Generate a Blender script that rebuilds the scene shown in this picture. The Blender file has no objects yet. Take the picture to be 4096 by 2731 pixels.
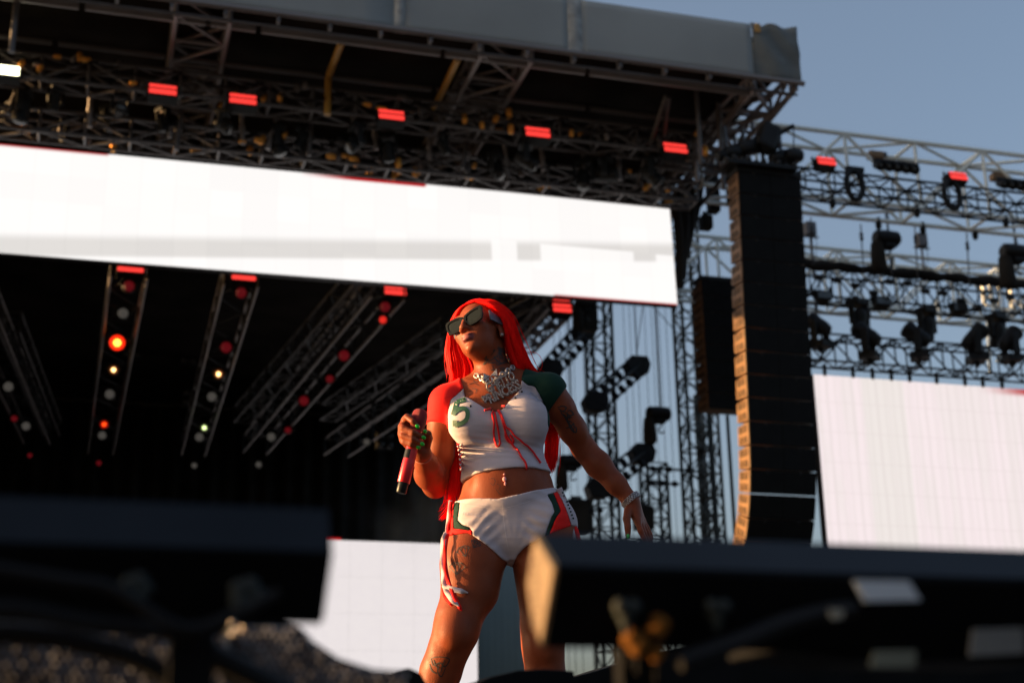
import bpy, bmesh, math, random
import numpy as np
from mathutils import Vector, Matrix
from mathutils.bvhtree import BVHTree

SC = bpy.context.scene
COL = SC.collection
R = math.radians
rnd = random.Random(7)

# ------------------------------------------------------------------ camera
CAM_Z = 1.50                       # eye height in the photographers' pit
YAW, PITCH, ROLL = R(16.6), R(18.0), R(1.0)
LENS = 50.0
cam_fwd = Vector((math.sin(YAW) * math.cos(PITCH), math.cos(YAW) * math.cos(PITCH), math.sin(PITCH)))
_r0 = Vector((math.cos(YAW), -math.sin(YAW), 0.0))
_u0 = _r0.cross(cam_fwd).normalized()
cam_r = _r0 * math.cos(ROLL) - _u0 * math.sin(ROLL)
cam_u = _u0 * math.cos(ROLL) + _r0 * math.sin(ROLL)
CAM_POS = Vector((0, 0, CAM_Z))
cam_data = bpy.data.cameras.new('camera')
cam = bpy.data.objects.new('camera', cam_data)
COL.objects.link(cam)
m3 = Matrix((cam_r, cam_u, -cam_fwd)).transposed()
cam.matrix_world = Matrix.Translation(CAM_POS) @ m3.to_4x4()
cam_data.lens = LENS
cam_data.sensor_width = 36.0
cam_data.clip_start = 0.05
cam_data.clip_end = 4000.0
cam_data.dof.use_dof = True
cam_data.dof.focus_distance = 4.62
cam_data.dof.aperture_fstop = 3.1
cam_data.dof.aperture_blades = 9
SC.camera = cam

# ------------------------------------------------------------------ sky, sun, exposure
SUN_AZ_X, SUN_AZ_Y, SUN_EL = -0.958, 0.286, R(6.3)
world = bpy.data.worlds.new('World')
SC.world = world
world.use_nodes = True
_nt = world.node_tree
_bg = _nt.nodes['Background']
_sky = _nt.nodes.new('ShaderNodeTexSky')
_sky.sky_type = 'NISHITA'
_sky.sun_disc = False
_sky.sun_elevation = SUN_EL
_sky.sun_rotation = math.atan2(SUN_AZ_X, SUN_AZ_Y)
_sky.air_density = 0.65
_sky.dust_density = 6.5
_sky.ozone_density = 0.6
_nt.links.new(_sky.outputs[0], _bg.inputs[0])
_bg.inputs[1].default_value = 0.104
sun_data = bpy.data.lights.new('sun', 'SUN')
sun_data.energy = 4.3
sun_data.angle = R(0.9)
sun_data.color = (1.0, 0.60, 0.26)
sun = bpy.data.objects.new('sun', sun_data)
COL.objects.link(sun)
_sd = Vector((SUN_AZ_X, SUN_AZ_Y, math.tan(SUN_EL) * math.hypot(SUN_AZ_X, SUN_AZ_Y))).normalized()
sun.rotation_euler = _sd.to_track_quat('Z', 'Y').to_euler()
sun.location = _sd * 60
SC.view_settings.view_transform = 'Standard'
SC.view_settings.look = 'None'
SC.view_settings.gamma = 1.0
SC.view_settings.use_curve_mapping = False
EXPO = 1.90                        # exposed for dusk
LUM = 2.0 ** -EXPO                  # what a lamp must give to show as 1.0
SC.view_settings.exposure = EXPO
SC.render.engine = 'CYCLES'
SC.cycles.use_denoising = True
SC.cycles.max_bounces = 6
SC.cycles.sample_clamp_indirect = 4.0

# ------------------------------------------------------------------ pixels to places
# P4: pixels of the 4096 wide photograph, V: pixels of the same picture at 2352 wide
F4 = LENS / 36.0 * 4096.0
def ray4(px, py):
    a = (px - 2048.0) / F4
    b = -(py - 1365.5) / F4
    return cam_fwd + cam_r * a + cam_u * b
K = 4096.0 / 2352.0
def onY(x, y, Y):
    d = ray4(x * K, y * K)
    return CAM_POS + d * (Y / d.y)
def onZ(x, y, Z):
    d = ray4(x * K, y * K)
    return CAM_POS + d * ((Z - CAM_Z) / d.z)
def px_m(p):                      # metres per pixel (2352) at a point
    return (Vector(p) - CAM_POS).dot(cam_fwd) / (F4 / K)

# ------------------------------------------------------------------ object helpers
def link(o, parent=None):
    COL.objects.link(o)
    if parent is not None:
        o.parent = parent
    return o
def tag(o, label=None, cat=None, group=None, kind=None):
    if label: o['label'] = label
    if cat: o['category'] = cat
    if group: o['group'] = group
    if kind: o['kind'] = kind
    return o
def empty(name, loc=(0, 0, 0), rot=(0, 0, 0), parent=None):
    o = bpy.data.objects.new(name, None)
    o.empty_display_size = 0.2
    o.location = loc
    o.rotation_euler = rot
    return link(o, parent)
def mesh_obj(name, verts, faces, mat=None, parent=None, smooth=False):
    me = bpy.data.meshes.new(name)
    me.from_pydata([tuple(v) for v in verts], [], faces)
    me.update()
    if mat: me.materials.append(mat)
    if smooth:
        me.shade_smooth()
    o = bpy.data.objects.new(name, me)
    return link(o, parent)
def copy_tree(o, parent=None):
    c = o.copy()
    COL.objects.link(c)
    if parent is not None: c.parent = parent
    for ch in list(o.children):
        copy_tree(ch, c)
    return c

class MB:
    """collects simple shapes into one mesh"""
    def __init__(s): s.v = []; s.f = []
    def add(s, vs, fs):
        n = len(s.v)
        s.v += [tuple(v) for v in vs]
        s.f += [tuple(i + n for i in f) for f in fs]
        return s
    def box(s, c, d, rot=None):
        c = Vector(c); hx, hy, hz = d[0] / 2, d[1] / 2, d[2] / 2
        vs = [Vector((x, y, z)) for x in (-hx, hx) for y in (-hy, hy) for z in (-hz, hz)]
        if rot is not None: vs = [rot @ v for v in vs]
        return s.add([v + c for v in vs], [(0, 1, 3, 2), (4, 6, 7, 5), (0, 4, 5, 1), (2, 3, 7, 6), (0, 2, 6, 4), (1, 5, 7, 3)])
    def tube(s, a, b, r, n=6, r2=None, caps=True):
        a = Vector(a); b = Vector(b); r2 = r if r2 is None else r2
        d = b - a
        if d.length < 1e-6: return s
        d.normalize()
        e = d.orthogonal().normalized(); g = d.cross(e)
        vs = []
        for p, rr in ((a, r), (b, r2)):
            for k in range(n):
                t = 2 * math.pi * k / n
                vs.append(p + (e * math.cos(t) + g * math.sin(t)) * rr)
        fs = [(k, (k + 1) % n, n + (k + 1) % n, n + k) for k in range(n)]
        if caps:
            fs += [tuple(reversed(range(n))), tuple(range(n, 2 * n))]
        return s.add(vs, fs)
    def path(s, pts, r, n=5, radii=None, closed=False):
        pts = [Vector(p) for p in pts]
        N = len(pts); vs = []; fs = []
        up = None
        for i, p in enumerate(pts):
            if closed:
                t = pts[(i + 1) % N] - pts[i - 1]
            else:
                t = pts[min(i + 1, N - 1)] - pts[max(i - 1, 0)]
            t.normalize()
            e = t.orthogonal().normalized() if up is None else (up - t * up.dot(t)).normalized()
            up = e; g = t.cross(e)
            rr = radii[i] if radii else r
            for k in range(n):
                a = 2 * math.pi * k / n
                vs.append(p + (e * math.cos(a) + g * math.sin(a)) * rr)
        for i in range(N if closed else N - 1):
            j = (i + 1) % N
            fs += [(i * n + k, i * n + (k + 1) % n, j * n + (k + 1) % n, j * n + k) for k in range(n)]
        if not closed:
            fs += [tuple(reversed(range(n))), tuple(range((N - 1) * n, N * n))]
        return s.add(vs, fs)
    def lathe(s, prof, n=14, axis=None, origin=(0, 0, 0)):
        """prof: list of (radius, height) turned round the z axis, then aimed along axis"""
        q = Vector((0, 0, 1)).rotation_difference(Vector(axis)) if axis is not None else None
        vs = []; fs = []
        for r, h in prof:
            for k in range(n):
                a = 2 * math.pi * k / n
                v = Vector((r * math.cos(a), r * math.sin(a), h))
                vs.append((q @ v if q else v) + Vector(origin))
        for i in range(len(prof) - 1):
            fs += [(i * n + k, i * n + (k + 1) % n, (i + 1) * n + (k + 1) % n, (i + 1) * n + k) for k in range(n)]
        fs += [tuple(reversed(range(n))), tuple(range((len(prof) - 1) * n, len(prof) * n))]
        return s.add(vs, fs)
    def prism(s, poly, d):
        """poly: list of 3D points, extruded by the vector d"""
        n = len(poly); d = Vector(d)
        vs = [Vector(p) for p in poly] + [Vector(p) + d for p in poly]
        fs = [tuple(range(n)), tuple(reversed(range(n, 2 * n)))]
        fs += [(k, n + k, n + (k + 1) % n, (k + 1) % n) for k in range(n)]
        return s.add(vs, fs)
    def sphere(s, c, r, nu=8, nv=6, sc=(1, 1, 1)):
        prof = [(max(1e-4, r * math.sin(math.pi * i / nv)), -r * math.cos(math.pi * i / nv)) for i in range(nv + 1)]
        b = MB().lathe(prof, nu)
        return s.add([Vector((v[0] * sc[0], v[1] * sc[1], v[2] * sc[2])) + Vector(c) for v in b.v], b.f)
    def build(s, name, mat=None, parent=None, smooth=False, bevel=0.0):
        me = bpy.data.meshes.new(name)
        me.from_pydata(s.v, [], s.f)
        bm = bmesh.new(); bm.from_mesh(me)
        bmesh.ops.recalc_face_normals(bm, faces=bm.faces)
        if bevel > 0:
            es = [e for e in bm.edges if len(e.link_faces) == 2 and e.calc_face_angle(0) > 0.5]
            bmesh.ops.bevel(bm, geom=es, offset=bevel, segments=2, affect='EDGES', profile=0.6)
        bm.to_mesh(me); bm.free()
        if mat: me.materials.append(mat)
        if smooth:
            me.shade_smooth()
            try: me.set_sharp_from_angle(angle=R(40))
            except Exception: pass
        o = bpy.data.objects.new(name, me)
        return link(o, parent)

# ------------------------------------------------------------------ materials
def mat_new(name):
    m = bpy.data.materials.new(name)
    m.use_nodes = True
    nt = m.node_tree
    return m, nt, nt.nodes['Principled BSDF']
def setp(b, **kw):
    for k, v in kw.items():
        k = k.replace('_', ' ')
        if k in b.inputs: b.inputs[k].default_value = v
def noise_mix(nt, scale, c1, c2, detail=4.0, coord='Object', lo=0.35, hi=0.65, stretch=None):
    tc = nt.nodes.new('ShaderNodeTexCoord')
    n = nt.nodes.new('ShaderNodeTexNoise')
    n.inputs['Scale'].default_value = scale
    n.inputs['Detail'].default_value = detail
    src = tc.outputs[coord]
    if stretch:
        mp = nt.nodes.new('ShaderNodeMapping')
        mp.inputs['Scale'].default_value = stretch
        nt.links.new(src, mp.inputs[0]); src = mp.outputs[0]
    nt.links.new(src, n.inputs['Vector'])
    cr = nt.nodes.new('ShaderNodeValToRGB')
    cr.color_ramp.elements[0].position = lo; cr.color_ramp.elements[0].color = (*c1, 1)
    cr.color_ramp.elements[1].position = hi; cr.color_ramp.elements[1].color = (*c2, 1)
    nt.links.new(n.outputs['Fac'], cr.inputs[0])
    return cr.outputs[0], n.outputs['Fac']
def simple(name, col, rough=0.6, metal=0.0, var=0.25, scale=6.0, bump=0.0, bscale=None, **kw):
    m, nt, b = mat_new(name)
    c1 = tuple(c * (1 - var) for c in col); c2 = tuple(min(1, c * (1 + var)) for c in col)
    co, fac = noise_mix(nt, scale, c1, c2)
    nt.links.new(co, b.inputs['Base Color'])
    setp(b, Roughness=rough, Metallic=metal, **kw)
    if bump > 0:
        tc = nt.nodes.new('ShaderNodeTexCoord'); n = nt.nodes.new('ShaderNodeTexNoise')
        n.inputs['Scale'].default_value = bscale or scale * 5
        n.inputs['Detail'].default_value = 5
        nt.links.new(tc.outputs['Object'], n.inputs['Vector'])
        bp = nt.nodes.new('ShaderNodeBump'); bp.inputs['Strength'].default_value = bump
        bp.inputs['Distance'].default_value = 0.01
        nt.links.new(n.outputs['Fac'], bp.inputs['Height']); nt.links.new(bp.outputs[0], b.inputs['Normal'])
    return m
def emit(name, col, strength):
    m, nt, b = mat_new(name)
    setp(b, Base_Color=(0.02, 0.02, 0.02, 1), Emission_Color=(*col, 1), Emission_Strength=strength * LUM, Roughness=0.4)
    return m
ORD = ['first', 'second', 'third', 'fourth', 'fifth', 'sixth', 'seventh', 'eighth', 'ninth', 'tenth', 'eleventh',
       'twelfth', 'thirteenth', 'fourteenth', 'fifteenth', 'sixteenth', 'seventeenth', 'eighteenth', 'nineteenth', 'twentieth']
# =================================================================== MATERIALS OF THE STAGE
M_ALU = simple('aluminium_tube', (.20, .175, .17), .42, .35, var=.2, scale=3)
M_STEEL = simple('grey_steel_tube', (.085, .075, .075), .5, .2, var=.3, scale=4)
M_WTRUSS = simple('white_truss_paint', (.72, .74, .69), .45, .0, var=.12, scale=5)
M_BTRUSS = simple('black_truss_paint', (.008, .009, .009), .5, .0, var=.3, Specular_IOR_Level=.15)
M_DRAPE = simple('black_drape', (.026, .0240, .0220), .95, var=.3, scale=1.2, Specular_IOR_Level=.04)  # black lifted in the base colour to stand in for haze
M_BODY = simple('black_fixture', (.011, .011, .0115), .5, .0, var=.3, Specular_IOR_Level=.16)
M_CABLE = simple('black_rubber', (.008, .008, .009), .55, Specular_IOR_Level=.15)
M_CHAIN = simple('dark_chain', (.035, .035, .036), .4, .7)
M_RUST = simple('brown_box', (.16, .085, .030), .6)
M_YEL = simple('yellow_tube', (.40, .21, .03), .45)
M_REDP = simple('red_paint', (.35, .02, .02), .45)
M_GLASS, _q, _qb = mat_new('fixture_lens'); setp(_qb, Base_Color=(.05, .05, .05, 1), Roughness=.08, Metallic=.3)
M_FABRIC = simple('grey_roof_fabric', (.26, .275, .275), .85, var=.10, scale=.45, bump=.5, bscale=2.2)
M_FABRIC2 = simple('dark_grey_net', (.115, .125, .125), .9, var=.18, scale=2.0, bump=.6, bscale=7)
M_CEIL = simple('black_roof_skin', (.018, .0145, .012), .9, var=.4, scale=.8, Specular_IOR_Level=.06)  # base colour raised to stand in for stage haze
E_RED = emit('red_strobe_tube', (1.0, .050, .040), 1.25)
E_HOT = emit('hot_white_tube', (1.0, .93, .60), 7.0)

def spline_(pts, n=8):
    p = [2 * pts[0] - pts[1]] + pts + [2 * pts[-1] - pts[-2]]; out = []
    for i in range(1, len(p) - 2):
        for t in np.linspace(0, 1, n, endpoint=False):
            a, b, c, d = p[i - 1:i + 3]
            out.append(.5 * ((2 * b) + (-a + c) * t + (2 * a - 5 * b + 4 * c - d) * t * t + (-a + 3 * b - 3 * c + d) * t ** 3))
    return out + [p[-2]]
_cyl = {}
def cyl_mesh(mat, n=8):
    key = (mat.name, n)
    if key not in _cyl:
        mb = MB().tube((0, 0, 0), (0, 0, 1), 1.0, n)
        me = bpy.data.meshes.new('tube'); me.from_pydata(mb.v, [], mb.f); me.update(); me.shade_smooth()
        try: me.set_sharp_from_angle(angle=R(60))
        except Exception: pass
        me.materials.append(mat); _cyl[key] = me
    return _cyl[key]
def rod(name, a, b, r, mat, parent, n=8):
    """one tube as an object of its own; alike tubes share their mesh"""
    a = Vector(a); b = Vector(b); d = b - a
    o = bpy.data.objects.new(name, cyl_mesh(mat, n))
    q = Vector((0, 0, 1)).rotation_difference(d.normalized())
    base = parent.location if parent is not None else Vector((0, 0, 0))
    o.location = a - base; o.rotation_mode = 'QUATERNION'; o.rotation_quaternion = q
    o.scale = (r, r, d.length)
    return link(o, parent)

def truss(name, label, cat, A, B, w, h, bay, rc, rb, mat, group=None, single=True, up=(0, 0, 1), pattern='W', chord_mat=None, sides='all'):
    """box truss from A to B (centre line of its bottom face); each chord, and each brace if single, is a part"""
    A = Vector(A); B = Vector(B); t = (B - A).normalized(); up = Vector(up)
    s = t.cross(up).normalized(); up = s.cross(t).normalized()
    root = empty(name, A); tag(root, label, cat, group)
    n = max(1, round((B - A).length / bay)); st = (B - A) / n
    off = [s * (-w / 2), s * (w / 2), s * (w / 2) + up * h, s * (-w / 2) + up * h]
    for o in off: rod('chord', A + o, B + o, rc, chord_mat or mat, root)
    segs = []
    faces = [(0, 1), (1, 2), (2, 3), (3, 0)] if sides == 'all' else sides
    for i in range(n):
        p, q = A + st * i, A + st * (i + 1)
        for fi, (a, b) in enumerate(faces):
            segs.append((p + off[a], p + off[b]))
            flip = (i + (fi in (1, 2))) % 2 if pattern == 'W' else 0
            segs.append((p + off[a], q + off[b]) if flip == 0 else (p + off[b], q + off[a]))
    for (a, b) in faces: segs.append((B + off[a], B + off[b]))
    if single:
        for a, b in segs: rod('brace', a, b, rb, mat, root, 6)
    else:
        mb = MB()
        for a, b in segs: mb.tube(a - A, b - A, rb, 4, caps=False)
        tag(mb.build('lacing', mat, root, True), kind='stuff')
    return root

# =================================================================== GROUND AND STAGE DECK
mesh_obj('ground', [(-1500, -600, 0), (1500, -600, 0), (1500, 2500, 0), (-1500, 2500, 0)], [(0, 1, 2, 3)],
         simple('dark_ground', (.05, .045, .04), .95, var=.35, scale=.3))['kind'] = 'structure'
STAGE_Z = CAM_Z + 0.06
dk = MB().box((-2, 24.2, STAGE_Z - .55), (36, 46.1, 1.1))
tag(dk.build('stage_deck', simple('black_deck', (.014, .014, .015), .45, var=.3, bump=.2)), kind='structure')

# =================================================================== ROOF
ZR = 13.43
roof = empty('stage_roof', (5, 20, ZR)); tag(roof, 'stage roof with long grey fabric fascia and black underside', 'roof')
RB = roof.location
def rl(o): o.location = o.location - RB; return o
def fascia(name, x0, x1, z0, z1, mat, bulge=.02, wr=.0, top=None):
    nx, nz = 24, 8; vs = []; fs = []
    for j in range(nz + 1):
        for i in range(nx + 1):
            u, v = i / nx, j / nz
            zt = z1 + (top(u) if top else 0)
            y = 20 - bulge * math.sin(math.pi * u) * math.sin(math.pi * v) + wr * (math.sin(9 * u + 7 * v * v) * .6 + math.sin(17 * u * v + 2) * .4)
            vs.append(Vector((x0 + (x1 - x0) * u, y, z0 + (zt - z0) * v)) - RB)
    for j in range(nz):
        for i in range(nx):
            a = j * (nx + 1) + i; fs.append((a, a + 1, a + nx + 2, a + nx + 1))
    o = mesh_obj(name, vs, fs, mat, roof, True)
    so = o.modifiers.new('thickness', 'SOLIDIFY'); so.thickness = .02
    return o
ZT = 14.50
xs = [onY(x, 100, 20).x for x in (905, 930, 1305, 1338, 1727)]
fascia('fascia_panel', -9, xs[0], ZR + .03, ZT, M_FABRIC); fascia('fascia_panel', xs[1], xs[2], ZR + .03, ZT, M_FABRIC); fascia('fascia_panel', xs[3], xs[4], ZR + .03, ZT, M_FABRIC)
fascia('fascia_fold', xs[0], xs[1], ZR - .03, ZT + .01, simple('fold_fabric', (.27, .275, .27), .85), .05); fascia('fascia_fold', xs[2], xs[3], ZR - .03, ZT + .01, bpy.data.materials['fold_fabric'], .05)
xe = onY(1836, 130, 20).x
e_ = fascia('fascia_end', xs[4] + .02, xe, ZR - .0, ZT + .06, M_FABRIC2, .03, .035, lambda u: -.10 * math.exp(-((u - .2) / .12) ** 2) + .03 * math.sin(7 * u)); tag(e_, 'dark wrinkled netting wrapped round the roof corner')
MB().box(Vector((xs[4] + .10, 19.93, ZT - .10)) - RB, (.10, .02, .16)).build('yellow_tag', M_YEL, roof)
# the roof skin: flat black underside, then an unseen hipped canopy above
sk = MB()
sk.prism([Vector((-9, 20.3, ZR + .42)) - RB, Vector((xe - .15, 20.3, ZR + .42)) - RB, Vector((xe - .15, 46, ZR + .42)) - RB, Vector((-9, 46, ZR + .42)) - RB], (0, 0, .06))
sk.build('underside', M_CEIL, roof)
cv = [Vector(p) - RB for p in ((-9, 20.4, ZT + .0), (xe - .12, 20.4, ZT + .0), (xe - .12, 46, ZT), (-9, 46, ZT), (-5, 27, ZT + 4.2), (xe - 4, 27, ZT + 4.2), (xe - 4, 40, ZT + 4.2), (-5, 40, ZT + 4.2))]
MB().add(cv, [(0, 1, 5, 4), (1, 2, 6, 5), (2, 3, 7, 6), (3, 0, 4, 7), (4, 5, 6, 7), (0, 3, 2, 1)]).build('shade_canopy', M_FABRIC, roof)  # unseen; height added so that it shades the pale right truss
def rrod(name, a, b, r, mat, n=10): return rod(name, a, b, r, mat, roof, n)
XL = -8.9
rrod('edge_pipe', (XL, 19.93, ZR - .02), (xe, 19.93, ZR - .02), .050, M_ALU)
rrod('edge_pipe', (XL, 20.10, ZR - .16), (xe - .05, 20.10, ZR - .16), .022, M_STEEL)
for k in range(22):
    x = -6 + k * .82
    if x < xe: MB().box(Vector((x, 20.0, ZR - .07)) - RB, (.05, .14, .17)).build('pipe_clamp', M_STEEL, roof)
def broken(y, z, r, cuts, mat, n=10):
    p = XL
    for c in cuts + [xe - .6]:
        rrod('beam', (p, y, z), (c - .05, y, z), r, mat, n); p = c + .05
broken(20.52, ZR, .068, [-.78, 1.15, 1.95, 5.0, 7.55], M_ALU)
broken(21.8, ZR, .05, [-1.2, .6, 3.3, 5.15, 8.0], M_STEEL)
broken(26.0, ZR, .05, [1.0, 5.0, 9.0], M_STEEL)
tag(rrod('brace', (3.3, 20.55, ZR - .03), (3.28, 21.7, ZR - .03), .06, M_YEL), 'sunlit yellow brace under the roof')
tag(rrod('brace', (5.28, 20.6, ZR - .02), (5.30, 22.4, ZR - .05), .062, M_YEL), 'longer sunlit yellow brace under the roof')
rrod('brace', (3.28, 21.75, ZR - .05), (3.28, 21.75, ZR - .75), .06, M_YEL)
rrod('hanger_pole', (-1.75, 20.6, ZR + .2), (-1.75, 20.6, ZR - .9), .05, M_STEEL)

# front-to-back trusses under the roof
def roof_truss(label, x0, x1, y1, n_lab):
    A = Vector(((x0 + x1) / 2, 20.35, ZR - .02)); B = Vector(((x0 + x1) / 2, y1, ZR - .02))
    return truss('roof_truss', label, 'truss', A, B, x1 - x0, .36, .80, .050, .036, M_ALU, 'trusses running back under the stage roof')
roof_truss('wide roof truss running back above the two left red strobes', .64, 1.48, 30, 0)
roof_truss('roof truss running back behind the yellow braces in mid roof', 5.63, 6.50, 30, 1)
roof_truss('roof truss along the open right edge, under the dark netted corner', 10.62, 11.33, 36, 2)
# corner steel of the open edge
cs = empty('corner_bracing', (11, 20.1, ZR)); tag(cs, 'steel bracing tubes hanging below the netted roof corner', 'bracing')
for a, b in (((10.62, 20.5, ZR), (10.62, 26, ZR - .6)), ((11.33, 20.2, ZR), (11.32, 25, ZR - .5)), ((10.62, 23.4, ZR - .05), (11.33, 23.4, ZR - .05)), ((9.2, 21.0, ZR), (9.2, 22.5, ZR - 1.0)),
             ((9.25, 21.0, ZR - .02), (9.75, 22.9, ZR - .9)), ((9.75, 20.9, ZR + .1), (9.75, 20.9, ZR - 1.3)), ((10.3, 21.2, ZR + .1), (10.3, 21.2, ZR - 1.6)), ((9.2, 22.2, ZR - .8), (10.7, 22.2, ZR - .8)),
             ((10.65, 24.5, ZR - .3), (9.6, 24.5, ZR - 2.0))):
    rod('tube', a, b, .042, M_STEEL, cs)
rod('tube', (10.12, 21.9, ZR - .2), (10.12, 21.9, ZR - 1.15), .05, M_ALU, cs)

# =================================================================== LIGHTING TRUSSES ACROSS THE STAGE
Y1 = 22.0; z1t = 13.18; z1b = 12.76
truss('light_truss', 'long upper lighting truss carrying the row of red strobes under the roof', 'truss', (-8, Y1, z1b), (10.4, Y1, z1b), .42, z1t - z1b, .75, .032, .024, M_STEEL, 'lighting trusses')
Y2 = 22.75; z2b = 12.19; z2t = 12.58
truss('light_truss', 'lower lighting truss directly above the big white screen', 'truss', (-8, Y2, z2b), (10.4, Y2, z2b), .42, z2t - z2b, .75, .032, .024, M_STEEL, 'lighting trusses')
truss('light_truss', 'dim lighting truss deep behind the strobe row', 'truss', (-8, 25.4, 13.0), (10.0, 25.4, 13.0), .42, .4, .8, .03, .022, M_STEEL, 'lighting trusses', single=False)

# =================================================================== FIXTURES
def strobe(p, w, h, label, group, hot=False, aim=0.0):
    r = empty('strobe_light', p, (R(-20), 0, aim)); tag(r, label, 'strobe', group)
    MB().box((0, .10, 0), (w * 1.06, .20, h * 1.25)).build('housing', M_BODY, r, bevel=.012)
    for s in (-1, 1):
        MB().box((0, -.010, s * h * .26), (w, .035, h * .43)).build('tube', E_HOT if hot else E_RED, r, bevel=.012)
    MB().box((0, -.012, 0), (w * 1.02, .05, h * .07)).build('divider', M_BODY, r)
    for s in (-1, 1):
        MB().box((s * w * .55, .12, h * .5), (.02, .05, h * 1.3)).build('yoke_arm', M_BODY, r)
    return r
for i, (x, y) in enumerate(((374, 207), (558, 229), (899, 265), (1235, 305), (1551, 341))):
    p = onY(x, y, Y1 - .35); strobe(p, .44, .205, 'red strobe on the roof lighting truss, %s from the left' % ORD[i], 'red strobes on the roof truss')
strobe(onY(2, 161, Y1 - .35), .56, .19, 'glaring yellow-white strobe at the left edge under the roof', 'red strobes on the roof truss', True)
for i, (x, y) in enumerate(((1898, 371), (2201, 405))):
    p = onY(x, y, Y1 - .35); strobe(p, .36, .17, 'red strobe on the open-air side truss, ' + ('nearer the speaker tower' if i == 0 else 'farther from the speaker tower'), 'red strobes on the side truss')

def make_head(scale=1.0):
    """a moving head: base box, yoke arms, round-shouldered head, lens"""
    r = empty('moving_light')
    MB().box((0, 0, -.06), (.34, .30, .12)).build('base', M_BODY, r, bevel=.02)
    for s in (-1, 1):
        MB().box((s * .19, 0, -.30), (.05, .13, .40)).build('yoke_arm', M_BODY, r, bevel=.02)
    h = MB().lathe([(.07, -.24), (.115, -.20), (.135, -.08), (.135, .08), (.15, .16), (.15, .22), (.13, .24)], 14)
    ho = h.build('head', M_BODY, r, True)
    le = MB().lathe([(.118, .236), (.10, .252), (.05, .262), (.005, .265)], 14).build('lens', M_GLASS, ho, True)
    ho.location = (0, 0, -.42)
    MB().box((0, 0, .03), (.10, .06, .10)).build('clamp', M_BODY, r)
    return r
_headp = make_head()
_used = [False]
def head_at(p, pan, tilt, sc, label, group, flip=False, cat='stage light'):
    o = _headp if not _used[0] else copy_tree(_headp)
    _used[0] = True
    o.location = p; o.scale = (sc, sc, sc)
    o.rotation_euler = (math.pi if flip else 0, 0, pan)
    for ch in o.children:
        if ch.name.startswith('head'): ch.rotation_euler = (tilt, 0, 0)
    tag(o, label, cat, group); return o
lr = random.Random(5)
for i in range(15):
    x = -1.7 + i * .80 + lr.uniform(-.25, .25)
    head_at((x, Y1 + lr.uniform(-.1, .5), z1b + lr.uniform(-.12, .1)), lr.uniform(-1.5, 1.5), lr.uniform(1.6, 3.9), lr.uniform(.6, .95), 'dark moving light under the strobe truss, %s from the left' % ORD[i], 'lights on the strobe truss')
for i in range(15):
    x = -1.9 + i * .82 + lr.uniform(-.25, .25)
    head_at((x, Y2 + lr.uniform(.2, .7), z2t + lr.uniform(.2, .6)), lr.uniform(-1.5, 1.5), lr.uniform(1.6, 3.6), lr.uniform(.6, .9), 'dark moving light just above the screen truss, %s from the left' % ORD[i], 'lights above the screen truss')
M_GLINT = simple('glint_clamp', (.85, .36, .06), .45, .5)  # strong orange in the colour stands in for sun glints
for tr_ in [o for o in COL.objects if o.name.startswith('light_truss')][:2]:
    for k in range(60):
        q = Vector((6.2 + lr.uniform(0, 12.2), lr.choice((-.25, .22)) + lr.uniform(-.03, .03), lr.choice((.10, .40, .2)) + lr.uniform(-.05, .05)))
        w_ = lr.uniform(.035, .06)
        MB().lathe([(w_ * .6, -w_ * 1.6), (w_, -w_), (w_, w_), (w_ * .6, w_ * 1.6)], 8, axis=lr.choice(((1, 0, 0), (0, 0, 1), (.4, .2, .9))), origin=q).build('clamp', lr.choice((M_GLINT, M_GLINT, M_GLINT, M_ALU, M_STEEL)), tr_, True)
    for k in range(9):
        x0 = 6.0 + k * 1.35; sg = lr.uniform(.12, .3)
        MB().path([Vector((x0 + t * 1.5, -.28, .38 - sg * math.sin(math.pi * t))) for t in np.linspace(0, 1, 9)], .016, 5).build('cable_swag', M_CABLE, tr_, True)
# clusters of round lamps
def lamp_bar(p, n, sp, r, label, group, parent=None):
    ro = empty('lamp_bar', p); tag(ro, label, 'stage light', group)
    MB().box((0, .06, r * 1.5), (n * sp + .05, .06, .05)).build('bar', M_BODY, ro)
    for k in range(n):
        x = (k - (n - 1) / 2) * sp
        lm = MB().lathe([(r * .45, -.26), (r * .8, -.2), (r, -.02), (r * 1.02, .02), (r * .9, .02), (r * .82, -.02)], 14, axis=(0, -.85, -.5), origin=(x, 0, 0)).build('lamp', M_BODY, ro, True)
        MB().lathe([(r * .8, -.03), (r * .4, .0), (.003, .01)], 14, axis=(0, -.85, -.5), origin=(x, 0, 0)).build('lens', M_GLASS, lm, True)
    return ro
for i, (x, y) in enumerate(((195, 190), (760, 245), (1110, 300), (1345, 320))):
    lamp_bar(onY(x, y, Y1 + .6), 5, .2, .085, 'dark row of five round lamps under the roof, %s from the left' % ORD[i], 'round lamp rows under the roof')
# loose tubes, clamps and pipes that crowd the trusses
def drop_pipe(p, L, r, mat, label, tilt=0.0):
    o = MB().lathe([(r, 0), (r, -L * .45), (r * 1.35, -L * .45), (r * 1.35, -L * .55), (r, -L * .55), (r, -L)], 10).build('drop_pipe', mat, None, True)
    o.location = p; o.rotation_euler = (0, tilt, lr.uniform(0, 1)); tag(o, label, 'pipe', 'drop pipes over the screen'); return o
k = 0
for x0 in (-1.75, -.6, .62, .9, 1.9, 2.5, 3.1, 4.2, 5.2, 5.9, 6.6, 7.3, 8.1, 8.8):
    drop_pipe((x0, Y2 - .32, z2t + .22 + lr.uniform(0, .2)), lr.uniform(.45, .8), .042, M_ALU if k % 3 else M_STEEL, 'short silver drop pipe above the screen, %s from the left' % ORD[k], lr.uniform(-.25, .25)); k += 1

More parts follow.
